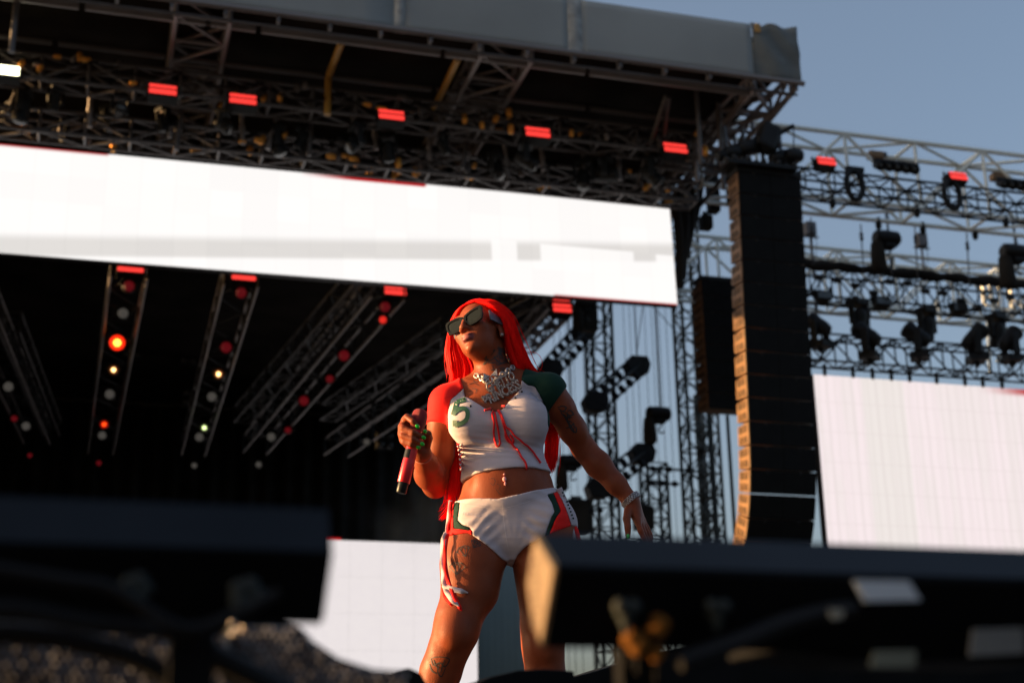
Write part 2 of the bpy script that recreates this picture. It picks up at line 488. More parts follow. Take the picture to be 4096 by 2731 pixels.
# =================================================================== BIG SCREEN UNDER THE ROOF
def screen_material(name, kind):
    m, nt, b = mat_new(name)
    tc = nt.nodes.new('ShaderNodeTexCoord'); sep = nt.nodes.new('ShaderNodeSeparateXYZ'); nt.links.new(tc.outputs['UV'], sep.inputs[0])
    U, Vv = sep.outputs[0], sep.outputs[1]
    def math_(op, a, b_=None, c=None):
        n = nt.nodes.new('ShaderNodeMath'); n.operation = op
        for i, v in enumerate((a, b_, c)):
            if v is None: continue
            if isinstance(v, (int, float)): n.inputs[i].default_value = v
            else: nt.links.new(v, n.inputs[i])
        return n.outputs[0]
    def smooth(v, a, b_):
        n = nt.nodes.new('ShaderNodeMapRange'); n.interpolation_type = 'SMOOTHSTEP'
        n.inputs[1].default_value = a; n.inputs[2].default_value = b_
        nt.links.new(v, n.inputs[0]); return n.outputs[0]
    def mixc(f, a, b_):
        n = nt.nodes.new('ShaderNodeMix'); n.data_type = 'RGBA'
        if isinstance(f, float): n.inputs[0].default_value = f
        else: nt.links.new(f, n.inputs[0])
        for i, v in ((6, a), (7, b_)):
            if isinstance(v, tuple): n.inputs[i].default_value = (*v, 1)
            else: nt.links.new(v, n.inputs[i])
        return n.outputs[2]
    def rect(u0, u1, v0, v1, s=.002):
        a = math_('MULTIPLY', smooth(U, u0 - s, u0 + s), math_('SUBTRACT', 1.0, smooth(U, u1 - s, u1 + s)))
        c = math_('MULTIPLY', smooth(Vv, v0 - s * 3, v0 + s * 3), math_('SUBTRACT', 1.0, smooth(Vv, v1 - s * 3, v1 + s * 3)))
        return math_('MULTIPLY', a, c)
    if kind == 'main':
        # a pale band crosses the picture; it drifts upward to the right
        vv = math_('SUBTRACT', Vv, math_('MULTIPLY', U, .47))
        band = math_('MULTIPLY', smooth(vv, -.05, -.01), math_('SUBTRACT', 1.0, smooth(vv, .10, .20)))
        blocks = rect(.705, .745, -.1, .51, .001)
        blocks = math_('MAXIMUM', blocks, rect(.782, .933, -.1, .505, .001)); blocks = math_('MAXIMUM', blocks, rect(.97, 1.1, -.1, .50, .001))
        band = math_('MULTIPLY', band, math_('SUBTRACT', 1.0, math_('MULTIPLY', blocks, .9)))
        col = mixc(band, (.985, .955, .935), (.73, .70, .67))
        tb = nt.nodes.new('ShaderNodeTexBrick'); tb.offset = 0.0; tb.inputs['Scale'].default_value = 1.0; tb.inputs['Brick Width'].default_value = .048; tb.inputs['Row Height'].default_value = .25; tb.inputs['Mortar Size'].default_value = .0006
        tb.inputs['Color1'].default_value = (1, 1, 1, 1); tb.inputs['Color2'].default_value = (.955, .955, .96, 1); tb.inputs['Mortar'].default_value = (.93, .93, .93, 1); nt.links.new(tc.outputs['UV'], tb.inputs['Vector'])
        mu = nt.nodes.new('ShaderNodeMix'); mu.data_type = 'RGBA'; mu.blend_type = 'MULTIPLY'; mu.inputs[0].default_value = 1.0; nt.links.new(col, mu.inputs[6]); nt.links.new(tb.outputs['Color'], mu.inputs[7]); col = mu.outputs[2]
        red = rect(-.1, .145, .985, 1.1, .004)
        red = math_('MAXIMUM', red, math_('MULTIPLY', rect(.42, .605, .972, 1.1, .002), smooth(U, .40, .50)))
        red = math_('MAXIMUM', red, rect(.80, 1.0, -.1, .012, .003))
        col = mixc(red, col, (.50, .012, .015))
        st = 1.05
    elif kind == 'side':
        w = nt.nodes.new('ShaderNodeTexWave'); w.inputs['Scale'].default_value = 9.0; w.inputs['Distortion'].default_value = 1.2; w.inputs['Detail'].default_value = 3
        nt.links.new(tc.outputs['UV'], w.inputs['Vector'])
        n1 = nt.nodes.new('ShaderNodeTexNoise'); n1.inputs['Scale'].default_value = 3.0
        mp = nt.nodes.new('ShaderNodeMapping'); mp.inputs['Scale'].default_value = (5, .6, 1); nt.links.new(tc.outputs['UV'], mp.inputs[0]); nt.links.new(mp.outputs[0], n1.inputs['Vector'])
        br = nt.nodes.new('ShaderNodeTexBrick'); br.inputs['Scale'].default_value = 1.0
        br.inputs['Brick Width'].default_value = .052; br.inputs['Row Height'].default_value = .145; br.inputs['Mortar Size'].default_value = .006; br.offset = 0.0
        br.inputs['Mortar Smooth'].default_value = 1.0
        br.inputs['Color1'].default_value = (0, 0, 0, 1); br.inputs['Color2'].default_value = (0, 0, 0, 1); br.inputs['Mortar'].default_value = (1, 1, 1, 1)
        nt.links.new(tc.outputs['UV'], br.inputs['Vector'])
        col = mixc(smooth(n1.outputs['Fac'], .45, .62), (.94, .815, .825), (.90, .80, .79))
        col = mixc(rect(.20, .38, -.1, 1.1, .004), col, (.87, .80, .765))
        col = mixc(math_('MULTIPLY', br.outputs['Fac'], .28), col, (.72, .62, .615))
        col = mixc(math_('MULTIPLY', smooth(w.outputs['Fac'], .55, .9), .25), col, (.72, .65, .62))
        red = math_('MULTIPLY', smooth(U, .70, .97), math_('MULTIPLY', smooth(Vv, .955, .985), 1.0))
        col = mixc(red, col, (.50, .012, .015))
        st = 1.0
    else:
        n1 = nt.nodes.new('ShaderNodeTexNoise'); n1.inputs['Scale'].default_value = 4.0; nt.links.new(tc.outputs['Object'], n1.inputs['Vector'])
        col = mixc(smooth(n1.outputs['Fac'], .35, .65), (.84, .775, .77), (.825, .76, .76)); st = 1.0
    setp(b, Base_Color=(.02, .02, .02, 1), Roughness=.6)
    nt.links.new(col, b.inputs['Emission Color']); b.inputs['Emission Strength'].default_value = st * LUM
    return m
def uv_quad(name, pts, mat, parent, uvs=None, nx=1):
    me = bpy.data.meshes.new(name)
    me.from_pydata([tuple(p) for p in pts], [], [(0, 1, 2, 3)]); me.update()
    ul = me.uv_layers.new(name='UVMap')
    for i, uv in enumerate(uvs or ((0, 0), (1, 0), (1, 1), (0, 1))): ul.data[i].uv = uv
    me.materials.append(mat)
    return link(bpy.data.objects.new(name, me), parent)
M_SCR = screen_material('big_screen_picture', 'main')
YS = 23.2
sTL, sTR, sBR, sBL = onY(0, 335, YS), onY(1538, 477, YS), onY(1557, 700, YS), onY(0, 580, YS)
zT = (onY(930, 425, YS).z + sTL.z) / 2; zB = sBL.z
scr = empty('led_screen', (sTR.x, YS, zB)); tag(scr, 'wide glowing white video screen hung under the stage roof', 'screen')
SB = scr.location
XW = sTR.x - sTL.x
xl = sTL.x - 3.0
P_ = [Vector((xl, YS, zB - .03)), Vector((sTR.x + .06, YS + .02, sBR.z)), Vector((sTR.x, YS, sTR.z)), Vector((xl, YS, zT - .02))]
u0 = -3.0 / XW
uv_quad('display', [p - SB for p in P_], M_SCR, scr, ((u0, 0), (1, 0), (1, 1), (u0, 1)))
hh = Vector((0, .03, 0))
MB().prism([p - SB + hh for p in P_], (0, .16, 0)).build('cabinet_back', M_BODY, scr)
bz = MB()
bz.tube(P_[2] + Vector((.02, .1, .06)) - SB, P_[3] + Vector((0, .1, .06)) - SB, .06, 6); bz.build('top_rail', M_BTRUSS, scr)

# =================================================================== FINGER TRUSSES BEHIND THE SCREEN
def glow(name, col, st): return emit(name, col, st)
E_PALE = glow('pale_lamp', (.75, .68, .60), .075); E_DIMRED = glow('dim_red_lamp', (1, .02, .05), .09); E_REDB = glow('red_lamp', (1, .03, .02), .75)
E_WARM = glow('warm_white_lamp', (1.0, .55, .20), 5.0); E_FIRE = glow('fire_lamp', (1.0, .30, .03), 7.0); E_ORG = glow('orange_lamp', (1, .06, .006), 2.6); E_LIME = glow('lime_white_lamp', (.80, 1.0, .40), 3.0)
fing = [
    ('lighting truss at the far left edge, sloping down to the right', (-62, 690), (84, 1019), .62),
    ('lighting truss hanging back with the big glowing orange-red lamp', (296, 636), (230, 1042), .62),
    ('lighting truss hanging back, second from the left red strobe', (553, 655), (443, 1046), .60),
    ('steep lighting truss left of the performer\'s head', (891, 684), (585, 1040), .62),
    ('lowest lighting truss, behind the performer\'s raised fist', (1062, 850), (772, 1046), .66),
]
ZF = onY(296, 636, 24.2).z
M_DIMT = simple('dark_anodised_tube', (.022, .020, .020), .5, .1, Specular_IOR_Level=.2)
for lab, a, b, w in fing:
    A = onZ(*a, ZF); B = onZ(*b, ZF)
    truss('finger_truss', lab, 'truss', A, B, w, .45, .95, .028, .018, M_DIMT, 'finger trusses over the stage', chord_mat=M_ALU, sides=[(1, 2), (2, 3), (3, 0)])
for lab, a, b in (('dark companion truss beside the steep lighting truss', (838, 655), (555, 970)), ('dark upper companion truss behind the performer\'s shoulder', (1035, 775), (752, 965)),
                  ('dark companion truss at the far left', (20, 760), (118, 1000)), ('lit side truss right above the performer\'s head', (1262, 672), (1040, 790))):
    truss('finger_truss', lab, 'truss', onZ(*a, ZF + .3), onZ(*b, ZF + .3), .4, .4, .9, .028, .018, M_DIMT, 'finger trusses over the stage', single=False, chord_mat=M_STEEL)
c0 = lambda x, y: (x / 1.493 / K, (950 + y / 1.493) / K)
c8 = lambda x, y: ((800 + x / 1.493) / K, (1050 + y / 1.493) / K)
lamps = [(c0(770, 290), E_DIMRED, .8, 'dim red lamp highest on the fire-lamp truss'), (c0(735, 452), E_PALE, .8, 'pale faint lamp near the top of the fire-lamp truss'), (c0(700, 628), E_FIRE, 1.25, 'big lamp blazing orange-red'),
         (c0(678, 790), E_WARM, .75, 'warm white lamp just below the blazing lamp'), (c0(655, 935), E_PALE, .85, 'pale lamp in the middle of the fire-lamp truss'), (c0(622, 1115), E_ORG, .75, 'small orange lamp low on the fire-lamp truss'),
         (c0(610, 1180), E_PALE, .8, 'pale lamp lowest on the fire-lamp truss'), (c0(590, 1345), E_DIMRED, .55, 'dark red lamp at the tip of the fire-lamp truss'),
         (c0(1440, 330), E_DIMRED, .8, 'dim red lamp highest on the second truss'), (c0(1350, 655), E_DIMRED, .9, 'rose red lamp in the upper half of the second truss'), (c0(1305, 815), E_WARM, .8, 'bright warm white lamp on the second truss'),
         (c0(1265, 950), E_PALE, .85, 'pale lamp in the middle of the second truss'), (c0(1220, 1135), E_LIME, .75, 'yellow-green white lamp low on the second truss'), (c0(1190, 1190), E_PALE, .85, 'pale lamp lowest on the second truss'),
         (c0(1160, 1360), E_PALE, .6, 'pale lamp at the tip of the second truss'),
         (c8(1105, 265), E_DIMRED, .8, 'dim red lamp highest on the steep truss'), (c8(1092, 342), E_REDB, .6, 'bright red lamp near the top of the steep truss'), (c8(860, 555), E_DIMRED, .9, 'rose red lamp in the upper half of the steep truss'),
         (c8(775, 695), E_DIMRED, .7, 'small red lamp in the middle of the steep truss'), (c8(620, 825), E_DIMRED, .9, 'rose red lamp in the lower half of the steep truss'), (c8(525, 1000), E_DIMRED, .65, 'small red lamp low on the steep truss'),
         (c8(425, 1040), E_PALE, .85, 'pale lamp low on the steep truss'), (c8(350, 1205), E_PALE, .65, 'pale lamp at the tip of the steep truss'), (c8(995, 1070), E_PALE, .7, 'pale lamp on the lowest truss'),
         (c0(85, 1080), E_DIMRED, .6, 'small red lamp on the far left truss'), (c0(50, 890), E_PALE, .85, 'pale lamp high on the far left truss'), (c0(155, 1125), E_PALE, .8, 'pale lamp low on the far left truss'), (c0(178, 1300), E_DIMRED, .5, 'dark red lamp at the tip of the far left truss')]
HALO = {'fire_lamp': glow('fire_rim', (1, .022, .004), 1.6), 'warm_white_lamp': glow('warm_rim', (1, .25, .06), .12), 'orange_lamp': glow('orange_rim', (1, .02, .004), .35), 'lime_white_lamp': glow('lime_rim', (.6, .7, .3), .10)}
def round_lamp(p, sc, mat, label):
    d = (CAM_POS - p).normalized()
    r = empty('round_lamp', p); tag(r, label, 'stage light', 'lamps in the finger trusses')
    R_ = .145 * sc
    o = MB().lathe([(R_ * .6, -R_ * 1.6), (R_ * 1.05, -R_ * 1.2), (R_ * 1.12, -.02), (R_ * 1.0, .0)], 16, axis=d).build('housing', M_BODY, r, True)
    lo = MB().lathe([(R_ * .86, -.01), (R_ * .74, R_ * .14), (R_ * .45, R_ * .26), (.004, R_ * .30)], 16, axis=d).build('lens', HALO.get(mat.name, mat), r, True)
    if mat.name in HALO:
        MB().sphere(d * R_ * .28, R_ * .40, 10, 8).build('hot_core', mat, lo, True)
    MB().path([Vector((math.cos(t) * R_ * 1.35, 0, math.sin(t) * R_ * 1.35)) for t in np.linspace(0, math.pi, 9)], .022, 5).build('yoke', M_BODY, r, True)
for (x, y), mt, sc, lab in lamps:
    d = ray4(x * K, y * K); p = CAM_POS + d * ((ZF - .10 - CAM_Z) / d.z)
    round_lamp(p, sc, mt, lab)
# red strobes peeping out below the screen
for i, (x, y, w) in enumerate(((300, 615, .44), (560, 634, .42), (908, 668, .40), (1291, 708, .36))):
    strobe(onY(x, y, 24.3), w, .19, 'red strobe just below the big screen, %s from the left' % ORD[i], 'red strobes below the screen')
strobe(onY(1288, 684, 25.4), .34, .17, 'half hidden red strobe tucked behind the screen above the performer\'s hair', 'red strobes below the screen')
# blinders in the dark upstage
for i, (x, y) in enumerate(((70, 800), (435, 815), (600, 800), (735, 820), (590, 910), (740, 905), (875, 800), (870, 920), (885, 1010), (440, 910), (305, 800), (70, 905))):
    p = onY(x, y, 40)
    r = empty('blinder', p); tag(r, 'unlit four-lamp blinder in the dark upstage, %s of the group' % ORD[i], 'stage light', 'blinders upstage')
    MB().box((0, .1, 0), (.52, .12, .52)).build('frame', M_BODY, r)
    for a in (-.13, .13):
        for c in (-.13, .13):
            MB().lathe([(.115, 0), (.10, .03), (.04, .055), (.003, .06)], 10, axis=(0, -1, 0), origin=(a, .04, c)).build('lens', M_GLASS, r, True)

# =================================================================== UPSTAGE WALLS AND LOWER SCREENS
xw = onY(1236, 900, 45).x
def curtain(name, label, p0, p1, z0, z1, mat, amp=.12, folds=40):
    p0 = Vector(p0); p1 = Vector(p1); n = folds * 4; t = (p1 - p0).normalized(); s = Vector((-t.y, t.x, 0)); vs = []; fs = []
    for i in range(n + 1):
        q = p0 + (p1 - p0) * (i / n) + s * (amp * math.sin(i / 4 * 2 * math.pi) + amp * .4 * math.sin(i * .7))
        vs += [(q.x, q.y, z0), (q.x, q.y, z1)]
    fs = [(2 * i, 2 * i + 2, 2 * i + 3, 2 * i + 1) for i in range(n)]
    o = mesh_obj(name, vs, fs, mat, None, True)
    so = o.modifiers.new('thickness', 'SOLIDIFY'); so.thickness = .02
    return tag(o, label, 'curtain')
curtain('back_curtain', 'tall black curtain closing the back of the stage', (-9.6, 45.3, 0), (xw, 45.3, 0), STAGE_Z, ZR + .4, M_DRAPE)
curtain('shade_curtain', 'unseen black curtain added at the far left wing to shade the stage', (-9.6, 27.6, 0), (-9.6, 45, 0), STAGE_Z, ZR + 3.5, M_DRAPE)  # out of view; added to keep low sun off the finger trusses
M_LOW = screen_material('lower_wall_picture', 'low')
yw = 42.0
low = empty('led_wall', onY(1096, 1400, yw).to_tuple()[:2] + (STAGE_Z,)); tag(low, 'white glowing video wall behind the performer\'s legs', 'screen')
LB = low.location; xr = LB.x; ztop = onY(1018, 1248, yw).z
pw = .98; ph = (ztop - STAGE_Z) / 7
for i in range(7):
    for j in range(7):
        x1 = xr - i * pw; z0 = STAGE_Z + j * ph
        if i == 6 and j == 6: mt = M_REDP
        g = .0012
        q = [Vector((x1 - pw + g, 0, z0 + g)), Vector((x1 - g, 0, z0 + g)), Vector((x1 - g, 0, z0 + ph - g)), Vector((x1 - pw + g, 0, z0 + ph - g))]
        o = mesh_obj('led_panel', [v - Vector((LB.x, 0, LB.z)) for v in q], [(0, 1, 2, 3)], M_LOW, low)
MB().box((-3.5 * pw, .12, 3.5 * ph), (7 * pw, .2, 7 * ph)).build('frame', M_BODY, low)
MB().box((-4.55, -.02, 7 * ph + .03), (.7, .05, .07)).build('red_edge', emit('red_edge_strip', (.6, .01, .01), .8), low)
# grey flat added to stand in for haze between wall and open air
gx0, gx1 = onY(1097, 1400, 43).x, onY(1222, 1400, 43).x
curtain('haze_flat', 'plain grey-green cloth flat seen between the performer\'s legs', (gx0, 43, 0), (gx1, 43, 0), STAGE_Z, onY(1150, 1120, 43).z, simple('haze_flat_cloth', (.24, .30, .30), .9, var=.10, scale=.25), .003, 8)

# a faint puff of stage smoke drifting in front of the wall
sm_c = onY(985, 1195, 39)
sm_ = MB().sphere((0, 0, 0), 1.0, 20, 12, (2.6, 1.2, 1.7)).build('smoke', None, None, True); sm_.location = sm_c
msm = bpy.data.materials.new('stage_smoke'); msm.use_nodes = True; _sn = msm.node_tree; _sn.nodes.remove(_sn.nodes['Principled BSDF'])
_pv = _sn.nodes.new('ShaderNodeVolumePrincipled'); _pv.inputs['Color'].default_value = (.75, .85, .88, 1)
_stc = _sn.nodes.new('ShaderNodeTexCoord'); _sno = _sn.nodes.new('ShaderNodeTexNoise'); _sno.inputs['Scale'].default_value = .8; _sno.inputs['Detail'].default_value = 3
_sn.links.new(_stc.outputs['Object'], _sno.inputs['Vector'])
_sdv = _sn.nodes.new('ShaderNodeVectorMath'); _sdv.operation = 'DIVIDE'; _sdv.inputs[1].default_value = (2.6, 1.2, 1.7); _sn.links.new(_stc.outputs['Object'], _sdv.inputs[0])
_sle = _sn.nodes.new('ShaderNodeVectorMath'); _sle.operation = 'LENGTH'; _sn.links.new(_sdv.outputs[0], _sle.inputs[0])
_smr = _sn.nodes.new('ShaderNodeMapRange'); _smr.interpolation_type = 'SMOOTHSTEP'; _smr.inputs[1].default_value = 1.0; _smr.inputs[2].default_value = .1; _smr.inputs[3].default_value = 0; _smr.inputs[4].default_value = .10; _sn.links.new(_sle.outputs['Value'], _smr.inputs[0])
_snr = _sn.nodes.new('ShaderNodeMapRange'); _snr.inputs[1].default_value = .35; _snr.inputs[2].default_value = .7; _sn.links.new(_sno.outputs['Fac'], _snr.inputs[0])
_smu = _sn.nodes.new('ShaderNodeMath'); _smu.operation = 'MULTIPLY'; _sn.links.new(_smr.outputs[0], _smu.inputs[0]); _sn.links.new(_snr.outputs[0], _smu.inputs[1])
_sn.links.new(_smu.outputs[0], _pv.inputs['Density']); _sn.links.new(_pv.outputs[0], _sn.nodes['Material Output'].inputs['Volume'])
sm_.data.materials.append(msm); tag(sm_, 'faint bluish stage smoke behind the performer\'s hip', 'smoke', kind='stuff')

# =================================================================== RIGHT SIDE: TOWERS AGAINST THE SKY
def tower(px, Y, ytop, w, label, bay=.62, rc=.050, rb=.026, mat=None):
    b = onY(px[0], px[1], Y); top = onY(px[0], ytop, Y).z
    return truss('tower', label, 'tower', (b.x, Y, STAGE_Z - 1.4), (b.x, Y, top), w, w, bay, rc, rb, mat or M_TOW, 'lattice towers beside the stage', single=False, up=(0, 1, 0))
M_TOW = simple('tower_steel', (.030, .034, .030), .5, .1, var=.2, Specular_IOR_Level=.25)
tower((1392, 1000), 34, 640, .56, 'slim lattice tower rising behind the performer\'s outstretched elbow')
tower((1600, 900), 33, 470, .58, 'tall lattice tower at the right end of the big screen')
tower((1640, 1100), 38, 900, .50, 'lattice tower standing half behind the tall one')
tower((1513, 1150), 35, 1062, .56, 'short lattice tower rising from behind the performer\'s wrist', .5)
tower((1466, 1500), 42, 1240, .5, 'thin distant lattice mast low between the gear', .6)
def mast(px, Y, y0, y1, r, label, name='pole', mat=None):
    a = onY(px, y0, Y); b = onY(px, y1, Y); o = bpy.data.objects.new(name, cyl_mesh(mat or M_TOW, 8))
    o.location = (b.x, Y, b.z); o.scale = (r, r, a.z - b.z); tag(o, label, 'pole'); return link(o)
mast(1690, 30, 955, 1255, .045, 'thin dark pole standing left of the big speaker stack')
# hanging wires
wr = random.Random(9)
for i, x in enumerate((1268, 1282, 1296, 1312, 1334, 1428, 1442, 1456, 1476, 1492, 1508, 1524, 1540, 1553)):
    Y = 31 + wr.uniform(-1, 3); a = onY(x, 640, Y); b = onY(x, 1300, Y)
    o = bpy.data.objects.new('cable', cyl_mesh(M_CABLE, 5)); o.location = (a.x, Y, STAGE_Z); o.scale = (.0075, .0075, a.z - STAGE_Z)
    tag(o, 'thin vertical cable against the sky right of the performer, %s from the left' % ORD[i], 'cable', 'vertical cables'); link(o)
for i, (a, b) in enumerate((((1462, 815), (1455, 690)), ((1462, 815), (1478, 690)), ((1488, 690), (1560, 770)), ((1380, 1180), (1392, 1255)))):
    o = MB().tube(onY(*a, 32), onY(*b, 32), .012, 5).build('guy_wire', M_CABLE); tag(o, ('left sling', 'right sling', 'slanting wire', 'low slanting wire')[i] + ' of thin rope in the sky beside the tower', 'wire', 'guy wires')
# lighting pods: two hexagonal end boxes joined by a short truss with lamps
def pod(pf, pn, Yf, Yn, label):
    F_, N_ = onY(*pf, Yf), onY(*pn, Yn)
    r = empty('light_pod', N_); tag(r, label, 'lighting pod', 'hanging lighting pods')
    for nm, c, w, h in (('end_box', F_, .66, .50), ('end_box', N_, .62, .48)):
        c = c - N_
        poly = [c + Vector((dx * w / 2, -.2, dz * h / 2)) for dx, dz in ((-.55, 1), (.75, 1), (1, .2), (.8, -.75), (.35, -1), (-.75, -1), (-1, .1))]
        MB().prism(poly, (0, .4, 0)).build(nm, M_BODY, r, bevel=.03)
    d = F_ - N_
    for ox, oz in ((-.2, .16), (.2, .16), (-.2, -.16), (.2, -.16)):
        rod('tube', N_ + Vector((ox, 0, oz)), F_ + Vector((ox, 0, oz)), .03, M_BTRUSS, r)
    for t in (.25, .42, .6, .78):
        c = d * t
        for ox in (-.24, .24):
            MB().lathe([(.05, -.14), (.08, -.10), (.085, .06), (.07, .08)], 10, axis=(.2, -.6, -.7), origin=c + Vector((ox, 0, -.05))).build('lamp', M_BODY, r, True)
        rod('brace', N_ + c + Vector((-.2, 0, .16)), N_ + c + d * .12 + Vector((.2, 0, -.16)), .02, M_BTRUSS, r)
pod((1462, 842), (1366, 925), 32.5, 30.5, 'upper hanging lighting pod with dark hexagonal ends')
pod((1474, 1043), (1374, 1122), 32.5, 30.5, 'lower hanging lighting pod beside the performer\'s forearm')
pod((1340, 760), (1262, 850), 33.5, 31.5, 'lighting pod at the black edge right of the performer\'s hair')

# chain hoists: motor, hook, chain and chain bag
def hoist(p, sc, label, zc, lean=0.0, group='chain hoists'):
    r = empty('chain_hoist', p, (0, 0, lean)); r.scale = (sc, sc, sc); tag(r, label, 'hoist', group)
    MB().lathe([(.10, -.24), (.14, -.20), (.15, .0), (.14, .20), (.09, .25)], 14, axis=(1, 0, 0)).build('motor', M_BODY, r, True)
    MB().box((.02, 0, -.10), (.22, .2, .2)).build('gearbox', M_BODY, r, bevel=.03)
    bg = MB().lathe([(.05, .0), (.11, -.05), (.13, -.25), (.14, -.50), (.10, -.56), (.02, -.58)], 12, origin=(-.20, 0, -.06)); bg.build('chain_bag', M_DRAPE, r, True)
    n = 0
    ch = MB(); L = (zc - p.z) / sc
    ch.path([Vector((.05, 0, z)) for z in np.linspace(.12, L, 6)], .022, 5); ch.build('chain', M_CHAIN, r)
    hk = MB(); hk.path([Vector((.05 + .06 * math.cos(t), 0, -.33 + .06 * math.sin(t))) for t in np.linspace(1.6, 6.0, 9)], .018, 6)
    hk.path([Vector((.05, 0, -.2)), Vector((.05, 0, -.27))], .015, 5); hk.build('hook', M_CHAIN, r, True)
    return r
hoist(onY(1512, 950, 29), 1.15, 'chain hoist with boot-shaped bag hanging right of the upper pod', 12.8)
hoist(onY(1310, 1060, 30), 1.1, 'chain hoist hanging behind the performer\'s hip', 12.5)
hoist(onY(1345, 700, 29), 1.0, 'chain hoist just under the right end of the screen', 12.0)
def dark_box(p, d, label, cat='speaker', name='hung_speaker'):
    r = empty(name, p); tag(r, label, cat, 'small black boxes among the towers')
    MB().box((0, 0, 0), d).build('cabinet', M_BODY, r, bevel=.02); MB().box((0, -d[1] / 2 - .006, 0), (d[0] * .86, .012, d[2] * .86)).build('grille', M_DRAPE, r)
    MB().box((0, 0, d[2] / 2 + .05), (d[0] * .5, .05, .10)).build('bracket', M_CHAIN, r); return r
dark_box(onY(1353, 727, 29.5), (.34, .3, .74), 'tall narrow black box hanging under the screen end')
dark_box(onY(1325, 1188, 30), (.50, .4, .78), 'black box standing behind the performer\'s left hip')
dark_box(onY(1478, 1190, 31), (.40, .4, .55), 'black box behind the performer\'s lowered hand')
dark_box(onY(1636, 430, 25), (.22, .25, 1.15), 'slim black box hanging by the roof corner, left of the speaker stack')
dark_box(onY(1621, 512, 25.5), (.24, .25, .30), 'little black box hanging below the slim one at the roof corner')
for i, (a, b) in enumerate((((1488, 1075), (1598, 1088)), ((1490, 1108), (1560, 1112)), ((1335, 1170), (1385, 1172)), ((1395, 1135), (1420, 1137)))):
    r = empty('cross_pipe', onY(*a, 33.4)); tag(r, 'short level pipe with clamps between the towers, %s from the top right' % ORD[i], 'pipe', 'level pipes between towers')
    A, B = onY(*a, 33.4), onY(*b, 33.4); B.z = A.z
    rod('pipe', A, B, .035, M_TOW, r)
    for t in (.1, .45, .85):
        MB().sphere((B - A) * t, .085, 8, 6).build('clamp', M_BODY, r, True)

# black cable looms and masking that hang beside the screen's right end
for i, pts in enumerate(([(1545, 455), (1556, 500), (1562, 580), (1560, 660)], [(1560, 440), (1575, 500), (1572, 560), (1566, 640)], [(1585, 425), (1592, 480), (1584, 540), (1572, 590)], [(1612, 405), (1606, 450), (1596, 505)], [(1660, 370), (1672, 420), (1676, 470)])):
    o = MB().path([onY(*q, 23.9 + .15 * i) for q in spline_([np.array(p, float) for p in pts], 6)], .10 - .008 * i, 8).build('cable_loom', M_DRAPE, None, True)
    tag(o, 'thick black cable loom beside the big screen, %s from the screen' % ORD[i], 'cable', 'cable looms by the screen')

# =================================================================== LINE ARRAYS
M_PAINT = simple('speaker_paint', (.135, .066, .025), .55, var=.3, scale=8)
M_GRILL = simple('speaker_grille', (.0055, .0055, .0055), .7, var=.2, Specular_IOR_Level=.10)
def line_array(name, label, xc, Y, ztop, n, W, Hc, D, curve, slots=True):
    root = empty(name, (xc, Y, ztop)); tag(root, label, 'speaker stack', 'hanging speaker stacks')
    p = Vector((0, 0, 0)); ang = 0.0
    pts = {}
    for i in range(n):
        ang = curve(i)
        rot = Matrix.Rotation(ang, 3, 'X')
        down = rot @ Vector((0, 0, -Hc))
        c = p + down * .5
        cab = empty('cabinet', (0, 0, 0), parent=root) if False else None
        key = 'cab%s%.3f' % (name, W)
        if key not in _cyl:
            g = .012
            b = MB()
            # wedge-sided cabinet, a little narrower at the back
            fr = [(-W / 2, 0, -Hc / 2 + g), (W / 2, 0, -Hc / 2 + g), (W / 2, 0, Hc / 2 - g), (-W / 2, 0, Hc / 2 - g)]
            bk = [(-W / 2, D, -Hc / 2 + g * 3), (W / 2, D, -Hc / 2 + g * 3), (W / 2, D, Hc / 2 - g * 3), (-W / 2, D, Hc / 2 - g * 3)]
            b.add(fr + bk, [(0, 1, 2, 3), (5, 4, 7, 6), (0, 4, 5, 1), (1, 5, 6, 2), (2, 6, 7, 3), (3, 7, 4, 0)])
            o = b.build('cabinet', M_PAINT, root, bevel=.01); _cyl[key] = o.data
            gr = MB()
            for s in (-1, 1): gr.box((s * W * .2475, -.012, 0), (W * .485, .02, Hc - .016))
            gr.box((0, -.006, 0), (W * .03, .016, Hc - .016))
            go = gr.build('grille', M_GRILL, o, bevel=.004); tag(go, kind=None); _cyl[key + 'g'] = go.data
            sl = MB()
            for s in (-1, 1):
                for a in range(4):
                    for c_ in range(2):
                        sl.box((s * (W / 2 + .001), .07 + a * (D - .1) / 4 + .02, (c_ - .5) * Hc * .46), (.006, (D - .1) / 4 * .48, Hc * .30))
            so = sl.build('rigging_slots', M_GRILL, o); tag(so, kind='stuff'); _cyl[key + 's'] = so.data
            bo = MB()
            for s in (-1, 1): bo.sphere((s * W * .25, -.022, Hc / 2 - .03), .022, 8, 6)
            bo_ = bo.build('badge', M_CHAIN, o); tag(bo_, kind='stuff'); _cyl[key + 'b'] = bo_.data
        else:
            o = link(bpy.data.objects.new('cabinet', _cyl[key]), root)
            link(bpy.data.objects.new('grille', _cyl[key + 'g']), o)
            if slots:
                tag(link(bpy.data.objects.new('rigging_slots', _cyl[key + 's']), o), kind='stuff'); tag(link(bpy.data.objects.new('badge', _cyl[key + 'b']), o), kind='stuff')
        o.location = c; o.rotation_euler = (ang, 0, 0)
        p = p + down
    MB().box((0, D * .4, .06), (W * 1.02, D * .9, .10)).build('top_frame', M_BODY, root, bevel=.01)
    return root
YA = 20.2
ac = onY(1770, 700, YA)
cur = lambda i: R(3.2 + {12: 2, 13: 8, 14: 14, 15: 22, 16: 31, 17: 40, 18: 46}.get(i, .3 * i / 12))
at = onY(1770, 402, YA).z
